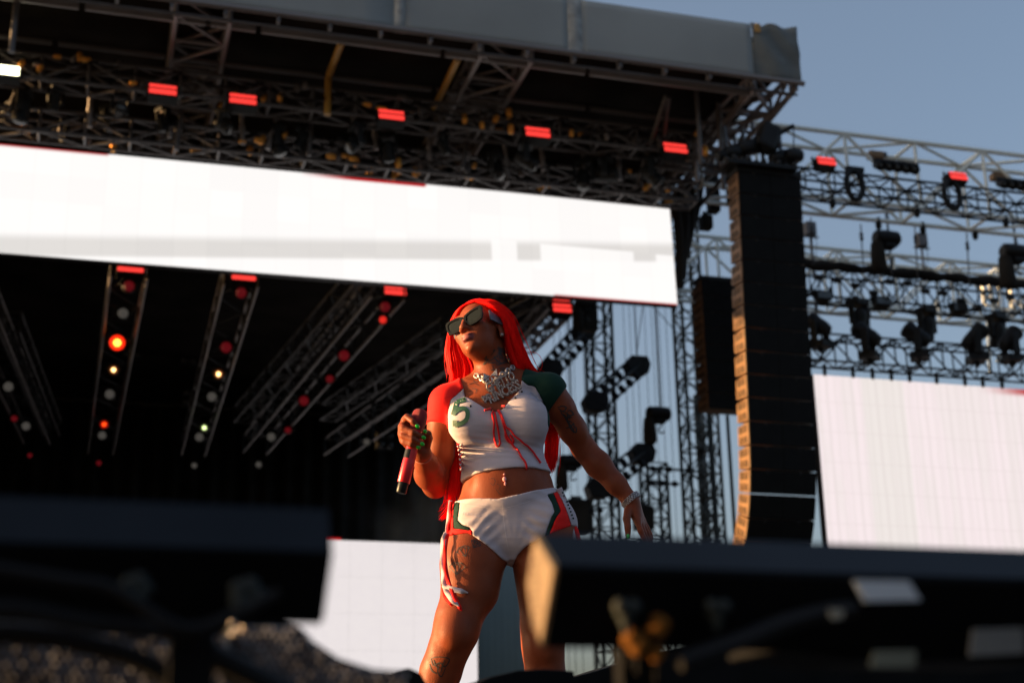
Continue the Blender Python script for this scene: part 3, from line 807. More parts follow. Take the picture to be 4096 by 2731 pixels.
line_array('speaker_stack', 'large black curved speaker stack with sunlit orange flank', onY(1768, 420, YA).x + .0, YA, at, 19, 1.20, .395, .40, cur)
line_array('speaker_stack', 'smaller dark speaker stack hanging behind the large one', onY(1664, 800, 26.5).x, 26.5, onY(1664, 648, 26.5).z, 8, .92, .36, .5, lambda i: 0.0)
# rigging crowded on top of the large stack
rig = empty('rigging_frame', (ac.x, YA + .1, at + .1)); tag(rig, 'black rigging frame and motors on top of the large speaker stack', 'rigging')
for dx, dz, w in ((-.45, .30, .22), (-.15, .42, .26), (.2, .55, .30), (.45, .30, .24), (.62, .25, .2), (-.62, .22, .18)):
    MB().lathe([(w * .4, -w * .8), (w * .55, -w * .6), (w * .58, w * .5), (w * .4, w * .8)], 12, axis=(.9, .1, .3), origin=(dx, 0, dz)).build('motor', M_BODY, rig, True)
for x in (-.55, -.2, .15, .5):
    MB().path([Vector((x, .05, z)) for z in (-.05, .4, .8)], .035, 6).build('chain', M_CHAIN, rig)
for k_ in range(10):
    MB().sphere((-.62 + k_ * .14, -.1, .10 + .05 * (k_ % 2)), .055, 8, 6).build('shackle', M_CHAIN, rig, True)
MB().box((0, 0, .02), (1.3, .5, .07)).build('beam', M_BODY, rig)
rod('jib', onY(1768, 318, YA), onY(1822, 290, YA), .045, M_BODY, rig); rod('jib_wire', onY(1823, 290, YA), onY(1823, 350, YA), .012, M_CHAIN, rig)
MB().lathe([(.1, -.16), (.13, -.1), (.13, .1), (.1, .16)], 12, axis=(1, 0, .1), origin=onY(1822, 358, YA) - rig.location).build('jib_motor', M_BODY, rig, True)
MB().box(onY(1762, 318, YA) - rig.location, (.34, .3, .50), Matrix.Rotation(.35, 3, 'Y')).build('motor_case', M_BODY, rig, bevel=.06)

# =================================================================== RIGHT WING TRUSSES
def along(x0y0, x1y1, Y, x_ext=2.5):
    A, B = onY(*x0y0, Y), onY(*x1y1, Y); z = (A.z + B.z) / 2
    return Vector((A.x, Y, z)), Vector((B.x + x_ext, Y, z))
A1, B1 = along((1780, 443), (2352, 504), 24.0)
A1.x = 11.2
zb = A1.z; zt1 = onY(1844, 338, 24.8).z
truss('roof_truss', 'big pale open-air roof truss across the right side, against the sky', 'truss', A1 + Vector((0, .4, 0)), B1 + Vector((0, .4, 0)), .8, zt1 - zb, 1.55, .052, .036, M_WTRUSS, 'pale trusses at the right')
for i, x in enumerate((2010, 2292)):
    p = onY(x, 358 if i == 0 else 408, 24.75)
    r = empty('junction_box', p); tag(r, 'brown box clamped on the pale roof truss, ' + ('nearer the speaker stack' if i == 0 else 'at the far right'), 'box', 'brown boxes on the pale truss')
    MB().box((0, 0, 0), (.34, .2, .16)).build('case', M_RUST, r, bevel=.02); MB().box((.22, 0, .04), (.1, .1, .1)).build('clamp', M_CHAIN, r)
for i, x in enumerate((1870, 2018, 2060, 2240, 2260, 2120)):
    q = onY(x, 500 + (x - 1844) * .1045, 24.8)
    tag(MB().lathe([(.05, .10), (.06, 0), (.07, -.04), (.06, -.14), (.02, -.18)], 10, origin=(q.x, 24.0 + (.8 if i % 2 else 0), zb - .04)).build('pin_end', M_BODY, None, True), 'small dark bracket below the pale roof truss, %s of the row' % ORD[i], 'bracket', 'brackets under the pale truss')
A2, B2 = along((1846, 446), (2352, 506), Y1)
A2.x = onY(1700, 430, Y1).x
truss('light_truss', 'black open-air lighting truss carrying two red strobes', 'truss', (A2.x, Y1, A2.z + .02), (B2.x, Y1, A2.z + .02), .48, .42, .62, .026, .017, M_BTRUSS, 'black trusses at the right')
lamp_bar(onY(2063, 386, Y1 - .15), 5, .185, .095, 'row of five black round lamps on the open-air truss', 'open-air lamp rows')
lamp_bar(onY(2345, 428, Y1 - .15), 5, .185, .095, 'row of black round lamps at the right picture edge', 'open-air lamp rows')
for i, (x, y) in enumerate(((1963, 425), (2187, 447))):
    r = empty('ring_mount', onY(x, y, Y1 - .3)); tag(r, 'black oval ring bracket on the open-air truss, ' + ('left one' if i == 0 else 'right one'), 'bracket', 'oval ring brackets')
    MB().path([Vector((.17 * math.cos(t), 0, .30 * math.sin(t))) for t in np.linspace(0, 2 * math.pi, 16, endpoint=False)], .06, 6, closed=True).build('ring', M_BODY, r, True)
    MB().box((.06, .05, .34), (.36, .1, .10)).build('mount', M_BODY, r)
# middle pale truss, farther back
A3, B3 = along((1848, 579), (2352, 627), 31.0); A4, B4 = along((1857, 703), (2255, 739), 31.0)
A4.x -= 6.0
truss('roof_truss', 'second pale truss lower down behind the black light rig', 'truss', A4, Vector((B3.x, 31.0, A4.z)), .7, A3.z - A4.z, 1.6, .055, .036, M_WTRUSS, 'pale trusses at the right')
# black rig with drape
A5, B5 = along((1853, 690), (2343, 727), 27.0); A5.x = onY(1800, 690, 27).x
zt5 = onY(1853, 622, 27).z
truss('light_truss', 'cluttered black lighting truss under a rolled black drape', 'truss', A5, B5, .55, zt5 - A5.z, .55, .030, .018, M_BTRUSS, 'black trusses at the right')
dr = MB(); N = 60
for i in range(1):
    pts = [Vector((A5.x + (B5.x - A5.x) * k_ / N, 26.7, zt5 + .04 + .018 * math.sin(k_ * .9) + .012 * math.sin(k_ * 2.3))) for k_ in range(N + 1)]
    dr.path(pts, .12, 8, [.115 + .015 * math.sin(k_ * 1.3) + .012 * math.sin(k_ * .37) for k_ in range(N + 1)])
tag(dr.build('rolled_drape', M_DRAPE, None, True), 'long black drape rolled along the top of the light rig', 'drape')
cl = random.Random(21)
for k_ in range(20):
    x = A5.x + .3 + k_ * .45
    tag(MB().lathe([(.05, -.10), (.07, -.06), (.07, .06), (.05, .10)], 10, axis=(1, 0, 0), origin=(x, 26.68, A5.z + cl.uniform(.05, zt5 - A5.z - .1))).build('pipe_coupler', M_CHAIN, None, True), 'small dark pipe coupler on the cluttered black truss, %s from the left' % ORD[k_], 'coupler', 'couplers on the black truss')
# lamps hanging from it
def wash(p, label):
    r = empty('wash_light', p); tag(r, label, 'stage light', 'box lights on the black rig')
    MB().add([Vector(v) for v in ((-.21, -.12, .12), (.21, -.12, .12), (.21, .12, .12), (-.21, .12, .12), (-.19, -.14, -.10), (.19, -.14, -.10), (.12, .1, -.14), (-.12, .1, -.14))],
             [(0, 1, 2, 3), (4, 7, 6, 5), (0, 4, 5, 1), (1, 5, 6, 2), (2, 6, 7, 3), (3, 7, 4, 0)]).build('housing', M_BODY, r, bevel=.015)
    MB().box((0, -.145, .0), (.34, .02, .15)).build('lens_panel', M_GLASS, r)
    for s in (-1, 1): MB().box((s * .225, 0, .14), (.02, .06, .22)).build('yoke_arm', M_BODY, r)
for i, (x, y) in enumerate(((1888, 682), (2022, 695), (2200, 710))): wash(onY(x, y, 26.6), 'small black box light under the black rig, %s from the left' % ORD[i])
for i, (x, y) in enumerate(((1969, 690), (2125, 708), (2286, 722))): head_at(onY(x, y, 26.5), .3, 3.4, 1.15, 'moving light hanging head down from the black rig, %s from the left' % ORD[i], 'lights hanging from the black rig')
# lower black truss with upright moving lights
A6, B6 = along((1864, 833), (2352, 871), 26.0); A6.x = onY(1820, 830, 26).x
zt6 = onY(1859, 772, 26).z
truss('light_truss', 'black truss directly above the right hand screen', 'truss', A6, B6, .5, zt6 - A6.z, .60, .026, .019, M_BTRUSS, 'black trusses at the right')
for i, (x, y, s_) in enumerate(((1886, 800, 1.35), (1998, 826, 1.45), (2112, 826, 1.45), (2244, 832, 1.5), (2325, 832, 1.4))):
    head_at(onY(x, y, 25.8), .5 + .25 * i, 2.3 if i < 3 else 3.9, s_ * .9, 'moving light standing up on the truss above the side screen, %s from the left' % ORD[i], 'upright lights above the side screen', flip=True)
for i, x in enumerate((1893, 1958, 2003, 2046, 2088, 2150, 2215, 2256, 2300)):
    a = onY(x, 838 + (x - 1864) * .078, 26.0)
    tag(MB().lathe([(.03, 0), (.05, -.05), (.03, -.10), (.05, -.16), (.03, -.26)], 8, origin=(a.x, 26.0, A6.z)).build('hanger', M_BODY, None, True), 'short black hanger holding the side screen, %s from the left' % ORD[i], 'hanger', 'screen hangers')
# chains in the open air
for i, (x, y0, y1) in enumerate(((1862, 500, 610), (1977, 515, 625), (2036, 480, 545), (2101, 520, 640), (2220, 535, 655), (2332, 545, 575), (2047, 590, 650), (1873, 690, 740), (1995, 705, 760))):
    Y = 26.0; a, b = onY(x, y0, Y), onY(x + (y1 - y0) * .06, y1, Y)
    r = empty('chain', a); tag(r, 'thin dark lifting chain in the open sky at the right, %s of the group' % ORD[i], 'chain', 'lifting chains')
    r_ = MB(); r_.path([(b - a) * t for t in np.linspace(0, 1, 5)], .016, 5); r_.build('chain_run', M_CHAIN, r)
    MB().lathe([(.02, .1), (.05, .04), (.03, 0), (.05, -.06), (.02, -.12)], 8, origin=(b - a) * .25).build('hook_block', M_CHAIN, r, True)
hoist(onY(2036, 548, 25.6), 1.25, 'chain hoist with long bag hanging in the open sky', 14.0)
hoist(onY(2330, 580, 25.6), 1.35, 'chain hoist with square bag at the far right edge', 14.0)
for i, (x, y, yb) in enumerate(((1860, 527, 640), (2115, 553, 645))):
    p = onY(x, y, 28); r = empty('sensor_mast', p); tag(r, 'small box on a thin pole above the black rig, ' + ('beside the speaker stack' if i == 0 else 'in mid sky'), 'sensor', 'boxes on poles')
    MB().box((0, 0, 0), (.26, .2, .34)).build('box', M_STEEL, r, bevel=.02); MB().box((0, 0, -.19), (.42, .06, .03)).build('shelf', M_STEEL, r)
    b = onY(x, yb, 28); MB().tube((0, 0, -.18), (0, 0, b.z - p.z), .03, 6).build('pole', M_STEEL, r)
    MB().path([Vector((.1 + .05 * math.sin(t * 5), 0, -.1 - t * .8)) for t in np.linspace(0, 1, 9)], .008, 4).build('cable', M_CABLE, r)
# sunlit scaffold at the right edge
sc_ = empty('scaffold', onY(2300, 690, 36)); tag(sc_, 'pale scaffold frame catching orange sun at the right edge', 'scaffold')
for a, b in (((2255, 640), (2300, 612)), ((2255, 640), (2262, 700)), ((2292, 615), (2296, 700)), ((2318, 600), (2326, 740)), ((2300, 612), (2380, 560)), ((2262, 700), (2340, 715)), ((2270, 655), (2325, 640)), ((2275, 660), (2282, 700)), ((2330, 690), (2380, 720)),
             ((2215, 700), (2230, 745)), ((2150, 690), (2162, 745)), ((2268, 730), (2275, 860)), ((2290, 830), (2330, 770))):
    rod('tube', onY(*a, 36), onY(*b, 36), .06, M_WTRUSS, sc_)

# =================================================================== RIGHT SCREEN
M_SIDE = screen_material('side_screen_picture', 'side')
ri = onY(1868, 860, 26.3); rj = onY(2352, 894, 26.3); zt = (ri.z + rj.z) / 2; zbm = onY(1868, 1345, 26.3).z
sd = empty('led_screen', (ri.x, 26.3, zbm)); tag(sd, 'pinkish white video screen at the right beside the speaker stack', 'screen')
uv_quad('display', [Vector((0, 0, 0)), Vector((7.2, 0, 0)), Vector((7.2, 0, zt - zbm)), Vector((0, 0, zt - zbm))], M_SIDE, sd, ((0, 0), (7.2 / 5.7, 0), (7.2 / 5.7, 1), (0, 1)))
MB().box((3.6, .14, (zt - zbm) / 2), (7.2, .2, zt - zbm)).build('frame', M_BODY, sd)
MB().tube((-.02, .05, 0), (-.02, .05, zt - zbm), .02, 6).build('edge_rope', M_CABLE, sd)
# =================================================================== PERFORMER
STAGE_Z = CAM_Z + 0.06
D0 = 4.6
PYAW = -YAW
_h = Vector((math.sin(YAW), math.cos(YAW), 0))
person = empty('person', CAM_POS + _h * D0 + Vector((0, 0, 0.06)), (0, 0, PYAW))
tag(person, 'performer with long red hair in white crop top and shorts holding a red microphone', 'person')
_lf = np.array([0, math.cos(PITCH), math.sin(PITCH)])
_lu0 = np.array([0, -math.sin(PITCH), math.cos(PITCH)])
_lr = np.array([1.0, 0, 0]) * math.cos(ROLL) - _lu0 * math.sin(ROLL)
_lu = _lu0 * math.cos(ROLL) + np.array([1.0, 0, 0]) * math.sin(ROLL)
CAML = np.array([0, -D0, -0.06])                 # camera in the performer's own frame
def lray(px, py):
    return _lf + _lr * (px - 2048) / F4 - _lu * (py - 1365.5) / F4
def LP(px, py, dy=0.0):
    d = lray(px, py)
    return d * ((D0 + dy) / d[1]) + CAML

# ---- distance fields on a grid
class Field:
    def __init__(s, lo, hi, h):
        s.lo = np.array(lo, float); s.h = h
        s.n = np.ceil((np.array(hi) - s.lo) / h).astype(int) + 1
        s.F = np.full(tuple(s.n), 0.3, np.float32)
        s.ax = [(s.lo[k] + h * np.arange(s.n[k])).astype(np.float32) for k in range(3)]
    def sub(s, lo, hi):
        a = np.clip(np.floor((np.array(lo) - s.lo) / s.h).astype(int), 0, s.n)
        b = np.clip(np.ceil((np.array(hi) - s.lo) / s.h).astype(int) + 1, 0, s.n)
        sl = tuple(slice(a[k], b[k]) for k in range(3))
        X = s.ax[0][sl[0]][:, None, None]; Y = s.ax[1][sl[1]][None, :, None]; Z = s.ax[2][sl[2]][None, None, :]
        return sl, X, Y, Z
    def put(s, sl, d, k):
        F = s.F[sl]
        if F.size == 0: return
        if k <= 0:
            s.F[sl] = np.minimum(F, d); return
        h = np.clip(0.5 + 0.5 * (F - d) / k, 0, 1)
        s.F[sl] = F * (1 - h) + d * h - k * h * (1 - h)
    def cone(s, a, b, ra, rb, k=0.015, pad=0.0):
        a = np.array(a, float); b = np.array(b, float); ra += pad; rb += pad
        m = max(ra, rb) + 0.03 + k
        sl, X, Y, Z = s.sub(np.minimum(a, b) - m, np.maximum(a, b) + m)
        d = b - a; L2 = float(d @ d) + 1e-12
        px, py, pz = X - a[0], Y - a[1], Z - a[2]
        t = np.clip((px * d[0] + py * d[1] + pz * d[2]) / L2, 0, 1)
        q = np.sqrt((px - t * d[0]) ** 2 + (py - t * d[1]) ** 2 + (pz - t * d[2]) ** 2)
        s.put(sl, q - (ra + (rb - ra) * t), k)
    def chain(s, pts, k=0.015, pad=0.0):
        for (a, ra), (b, rb) in zip(pts[:-1], pts[1:]):
            s.cone(a, b, ra, rb, k, pad)
    def ell(s, c, r, k=0.015, M=None, pad=0.0):
        c = np.array(c, float); r = np.array(r, float) + pad
        m = r.max() + 0.03 + k
        sl, X, Y, Z = s.sub(c - m, c + m)
        x, y, z = X - c[0], Y - c[1], Z - c[2]
        if M is not None:
            x, y, z = (M[0, 0] * x + M[1, 0] * y + M[2, 0] * z, M[0, 1] * x + M[1, 1] * y + M[2, 1] * z, M[0, 2] * x + M[1, 2] * y + M[2, 2] * z)
        k0 = np.sqrt((x / r[0]) ** 2 + (y / r[1]) ** 2 + (z / r[2]) ** 2)
        k1 = np.sqrt((x / r[0] ** 2) ** 2 + (y / r[1] ** 2) ** 2 + (z / r[2] ** 2) ** 2) + 1e-6
        s.put(sl, k0 * (k0 - 1) / k1, k)
    def profile(s, rows, k=0.02, pad=0.0):
        rows = np.array(sorted(rows))
        zs = rows[:, 0]
        sl, X, Y, Z = s.sub((-0.4, -0.25, zs[0] - 0.03), (0.4, 0.3, zs[-1] + 0.03))
        zz = Z.ravel()
        def ip(c):                      # smooth interpolation of a column
            v = np.interp(zz, zs, rows[:, c])
            w = 0.012
            v = (v + np.interp(zz - w, zs, rows[:, c]) + np.interp(zz + w, zs, rows[:, c])) / 3
            return v[None, None, :].astype(np.float32)
        cx, cy, a, b = ip(1), ip(2), ip(3) + pad, ip(4) + pad
        x = X - cx; y = Y - cy
        k0 = np.sqrt((x / a) ** 2 + (y / b) ** 2) + 1e-6
        k1 = np.sqrt((x / a ** 2) ** 2 + (y / b ** 2) ** 2) + 1e-6
        d = k0 * (k0 - 1) / k1
        cap = np.maximum(zs[0] - Z, Z - zs[-1])
        s.put(sl, np.maximum(d, cap), k)

def surface_nets(F, lo, h):
    ins = F < 0
    nx, ny, nz = F.shape
    cnt = np.zeros((nx - 1, ny - 1, nz - 1), np.int8)
    for i in (0, 1):
        for j in (0, 1):
            for k in (0, 1):
                cnt += ins[i:nx - 1 + i, j:ny - 1 + j, k:nz - 1 + k]
    act = (cnt > 0) & (cnt < 8)
    ci, cj, ck = np.nonzero(act)
    idx = np.full(act.shape, -1, np.int32)
    idx[ci, cj, ck] = np.arange(len(ci))
    P = np.zeros((len(ci), 3)); W = np.zeros(len(ci))
    cor = [(i, j, k) for i in (0, 1) for j in (0, 1) for k in (0, 1)]
    val = {c: F[ci + c[0], cj + c[1], ck + c[2]].astype(np.float64) for c in cor}
    for a in cor:
        for ax in range(3):
            if a[ax]: continue
            b = list(a); b[ax] = 1; b = tuple(b)
            va, vb = val[a], val[b]
            m = (va < 0) != (vb < 0)
            t = np.where(m, va / np.where(m, va - vb, 1), 0)
            q = np.array(a, float)[None, :] + t[:, None] * np.eye(3)[ax][None, :]
            P += q * m[:, None]; W += m
    V = (P / W[:, None] + np.stack([ci, cj, ck], 1)) * h + lo
    faces = []
    def quads(ax):
        s0 = [slice(1, -1)] * 3
        a = [slice(1, -1)] * 3; b = [slice(1, -1)] * 3
        a[ax] = slice(0, -1); b[ax] = slice(1, None)
        A = ins[tuple(a)]; B = ins[tuple(b)]
        for flip, m in ((False, A & ~B), (True, ~A & B)):
            i = np.array(np.nonzero(m))
            for d in range(3):
                if d != ax: i[d] += 1
            u, v = [d for d in range(3) if d != ax]
            def cell(du, dv):
                q = i.copy(); q[u] -= du; q[v] -= dv
                return idx[q[0], q[1], q[2]]
            q = np.stack([cell(1, 1), cell(0, 1), cell(0, 0), cell(1, 0)], 1)
            if flip != (ax == 1): q = q[:, ::-1]
            faces.append(q)
    for ax in range(3): quads(ax)
    return V, np.concatenate(faces)

def np_mesh(name, V, Fc, mat, parent, smooth_it=2):
    # a few rounds of gentle smoothing along the quads' edges
    for it in range(smooth_it):
        S = np.zeros_like(V); C = np.zeros(len(V))
        for a, b in ((0, 1), (1, 2), (2, 3), (3, 0)):
            for p, q in ((a, b), (b, a)):
                np.add.at(S, Fc[:, p], V[Fc[:, q]]); np.add.at(C, Fc[:, p], 1)
        V = V + (S / C[:, None] - V) * (0.5 if it % 2 == 0 else 0.35)
    me = bpy.data.meshes.new(name)
    me.vertices.add(len(V)); me.vertices.foreach_set('co', V.astype(np.float32).ravel())
    me.loops.add(Fc.size); me.loops.foreach_set('vertex_index', Fc.astype(np.int32).ravel())
    me.polygons.add(len(Fc)); me.polygons.foreach_set('loop_start', np.arange(0, Fc.size, 4, dtype=np.int32))
    me.update(calc_edges=True); me.validate()
    me.shade_smooth()
    if mat: me.materials.append(mat)
    o = bpy.data.objects.new(name, me)
    return link(o, parent)

def poly_sd(poly, X, Z):
    """signed distance (negative inside) of a polygon in the x-z plane, on a 2D grid"""
    n = len(poly); d = np.full(np.broadcast(X, Z).shape, 1e9); s = np.ones(d.shape)
    for i in range(n):
        a = poly[i]; b = poly[i - 1]
        ex, ez = b[0] - a[0], b[1] - a[1]
        wx, wz = X - a[0], Z - a[1]
        t = np.clip((wx * ex + wz * ez) / (ex * ex + ez * ez + 1e-12), 0, 1)
        d = np.minimum(d, (wx - ex * t) ** 2 + (wz - ez * t) ** 2)
        c1 = Z >= a[1]; c2 = Z < b[1]; c3 = ex * wz > ez * wx
        flip = (c1 & c2 & c3) | (~c1 & ~c2 & ~c3)
        s = np.where(flip, -s, s)
    return s * np.sqrt(d)
def pxpoly(pts, dy=-0.08):
    return [(p[0], p[2]) for p in (LP(x, y, dy) for x, y in pts)]

# ---- head pose
def _rot(a, b, c):
    Rz = np.array([[math.cos(a), -math.sin(a), 0], [math.sin(a), math.cos(a), 0], [0, 0, 1]])
    Rx = np.array([[1, 0, 0], [0, math.cos(b), -math.sin(b)], [0, math.sin(b), math.cos(b)]])
    Ry = np.array([[math.cos(c), 0, math.sin(c)], [0, 1, 0], [-math.sin(c), 0, math.cos(c)]])
    return Rz @ Rx @ Ry
HM = _rot(-0.612, -0.119, -0.258)
HC = np.array([-0.1035, 0.0, 1.463])
def H(x, y, z): return HM @ np.array([x, y, z], float) + HC

TORSO = [(1.285, -.052, .015, .105, .065), (1.235, -.052, .01, .132, .080), (1.18, -.052, .005, .145, .092), (1.135, -.047, .003, .146, .096),
         (1.098, -.041, .004, .142, .094), (1.057, -.041, .008, .130, .088), (1.005, -.031, .010, .134, .090), (.963, -.023, .012, .146, .094),
         (.923, -.021, .014, .153, .098), (.868, -.018, .018, .176, .108), (.822, -.014, .020, .192, .116), (.78, -.012, .020, .190, .118),
         (.735, -.008, .018, .150, .105), (.70, -.010, .015, .075, .075), (.685, -.011, .012, .04, .05)]
def torso(f, pad=0.0):
    f.profile(TORSO, 0.02, pad)
    f.ell((-.028, -.062, .925), (.098, .048, .090), .05, pad=pad)          # belly
    f.ell((-.146, -.060, 1.140), (.068, .052, .070), .045, pad=pad)
    f.ell((.046, -.060, 1.143), (.068, .052, .070), .045, pad=pad)
    f.ell((-.115, .085, .80), (.10, .085, .095), .05, pad=pad)
    f.ell((.10, .085, .81), (.10, .085, .095), .05, pad=pad)
    f.cone((-.05, .012, 1.27), (-.084, .018, 1.41), .060, .051, .03, pad)     # neck
    f.cone((-.060, .03, 1.335), (-.205, .012, 1.238), .036, .046, .03, pad)   # trapezius
    f.cone((-.060, .03, 1.335), (.118, .012, 1.262), .036, .044, .03, pad)
    f.cone((-.06, -.052, 1.262), (-.19, -.02, 1.262), .014, .012, .02, pad)   # collar bones
    f.cone((-.045, -.052, 1.264), (.10, -.02, 1.284), .014, .012, .02, pad)
SHR = np.array([-.222, .004, 1.222]); SHL = np.array([.122, .010, 1.262])
ELR = LP(1742, 1938, .11); ELL = LP(2338, 1797, .12)
WRR = LP(1690, 1818, -.10); WRL = LP(2521, 1998, .10)
def upper_arms(f, pad=0.0, k=.03):
    f.chain([(SHR, .054), (SHR + (ELR - SHR) * .28, .049), (SHR + (ELR - SHR) * .62, .044), (ELR, .041)], k, pad)
    f.chain([(SHL, .052), (SHL + (ELL - SHL) * .3, .047), (SHL + (ELL - SHL) * .65, .043), (ELL, .039)], k, pad)
def legs(f, pad=0.0):
    f.chain([((-.116, .005, .80), .100), (LP(1888, 2260, -.01), .098), (LP(1880, 2356, -.02), .087), (LP(1836, 2468, -.045), .069),
             (LP(1822, 2530, -.05), .066), (LP(1790, 2608, -.03), .059), (LP(1762, 2687, .0), .061), (LP(1742, 2760, .01), .053), ((-.285, .03, .10), .036)], .03, pad)
    f.chain([((.094, .01, .805), .102), (LP(2184, 2290, .02), .097), (LP(2184, 2384, .03), .084), (LP(2176, 2496, .04), .071),
             (LP(2171, 2580, .05), .062), (LP(2177, 2640, .06), .057), (LP(2183, 2710, .07), .058), (LP(2183, 2780, .07), .052), ((.095, .09, .10), .036)], .03, pad)

body_f = Field((-.44, -.36, -.01), (.56, .24, 1.62), .004)
torso(body_f); legs(body_f); upper_arms(body_f)
bf = body_f
# forearms
fm = ELR + (WRR - ELR) * .36
bf.chain([(ELR, .043), (fm + np.array([-.006, 0, 0]), .047), (ELR + (WRR - ELR) * .72, .035), (WRR, .027)], .02)
fm = ELL + (WRL - ELL) * .3
bf.chain([(ELL, .041), (fm, .043), (ELL + (WRL - ELL) * .7, .033), (WRL, .026)], .02)
# kneecaps, feet
bf.ell(LP(1818, 2528, -.105), (.036, .022, .042), .03); bf.ell(LP(2171, 2582, -.002), (.034, .020, .040), .03)
for ax_, ay_ in ((-.285, .03), (.095, .09)):
    bf.chain([((ax_, ay_, .10), .036), ((ax_, ay_ + .02, .035), .034)], .02)
    bf.chain([((ax_, ay_, .06), .036), ((ax_ - .01, ay_ - .09, .035), .033), ((ax_ - .02, ay_ - .17, .022), .022)], .02)
# hand round the microphone
def P(*a): return LP(*a)
for q, r_ in ((P(1622, 1680, -0.142), .0145), (P(1610, 1706, -0.146), .0150), (P(1608, 1734, -0.146), .0145), (P(1614, 1760, -0.142), .0135)):
    bf.cone(P(1686, 1808, -0.108), q, .024, r_, .014)
fingers_r = [
    [(P(1620, 1676, -0.145), .0115), (P(1628, 1667, -0.180), .0108), (P(1652, 1686, -0.196), .0098), (P(1668, 1703, -0.192), .0085)],
    [(P(1607, 1706, -0.150), .0115), (P(1612, 1712, -0.190), .0108), (P(1652, 1729, -0.203), .0100), (P(1690, 1747, -0.188), .0086)],
    [(P(1605, 1735, -0.150), .0112), (P(1611, 1741, -0.188), .0105), (P(1650, 1756, -0.200), .0096), (P(1685, 1773, -0.186), .0083)],
    [(P(1611, 1761, -0.146), .0102), (P(1616, 1767, -0.180), .0096), (P(1644, 1777, -0.190), .0088), (P(1669, 1786, -0.180), .0076)],
    [(P(1702, 1796, -0.115), .0150), (P(1716, 1752, -0.148), .0125), (P(1714, 1735, -0.172), .0108), (P(1698, 1723, -0.188), .0092)]]
for c in fingers_r: bf.chain(c, .0035)
# hanging hand
for q, r_ in ((P(2551, 2086, .075), .0135), (P(2560, 2090, .098), .0140), (P(2567, 2086, .120), .0135), (P(2568, 2076, .140), .012)):
    bf.cone(P(2523, 2004, .10), q, .023, r_, .014)
fingers_l = [
    [(P(2551, 2086, .073), .0110), (P(2563, 2124, .058), .0100), (P(2575, 2150, .062), .0090), (P(2585, 2172, .074), .0078)],
    [(P(2561, 2091, .098), .0112), (P(2576, 2132, .085), .0102), (P(2590, 2162, .088), .0092), (P(2598, 2186, .100), .0080)],
    [(P(2568, 2087, .121), .0110), (P(2586, 2126, .112), .0098), (P(2600, 2156, .115), .0088), (P(2606, 2178, .126), .0076)],
    [(P(2570, 2077, .142), .0100), (P(2588, 2110, .138), .0088), (P(2600, 2134, .141), .0080), (P(2606, 2150, .150), .0070)],
    [(P(2513, 2040, .080), .0150), (P(2507, 2074, .055), .0130), (P(2511, 2108, .045), .0112), (P(2512, 2146, .046), .0090)]]
for c in fingers_l: bf.chain(c, .004)
# head
bf.ell(H(0, .014, .042), (.072, .090, .082), .02, HM)
bf.ell(H(0, -.028, -.018), (.062, .068, .088), .03, HM)
bf.ell(H(0, -.038, -.062), (.050, .048, .036), .025, HM)
bf.ell(H(0, -.078, -.090), (.021, .016, .014), .02, HM)
for s_ in (-1, 1):
    bf.ell(H(s_ * .040, -.062, -.018), (.022, .020, .018), .025, HM)         # cheekbone
    bf.ell(H(s_ * .030, -.085, .036), (.026, .012, .010), .02, HM)           # brow
    bf.ell(H(s_ * .0125, -.101, -.025), (.0085, .0095, .0075), .006, HM)     # nostril wing
    bf.ell(H(s_ * .074, .012, -.012), (.0075, .021, .030), .006, HM)         # ear
    bf.ell(H(s_ * .0745, .004, -.040), (.006, .009, .010), .006, HM)         # ear lobe
    bf.ell(H(s_ * .031, -.082, .017), (.014, .011, .010), .01, HM)           # closed lid behind the glasses
bf.cone(H(0, -.090, .024), H(0, -.110, -.016), .0070, .0090, .012)
bf.ell(H(0, -.112, -.021), (.0105, .0090, .0085), .008, HM)
bf.ell(H(0, -.0975, -.0490), (.0225, .0105, .0060), .006, HM)
bf.ell(H(0, -.0965, -.0615), (.0205, .0115, .0075), .005, HM)
bf.cone(H(0, .034, -.045), (-.082, .020, 1.39), .050, .050, .02)
V_, F_ = surface_nets(bf.F, bf.lo, bf.h)

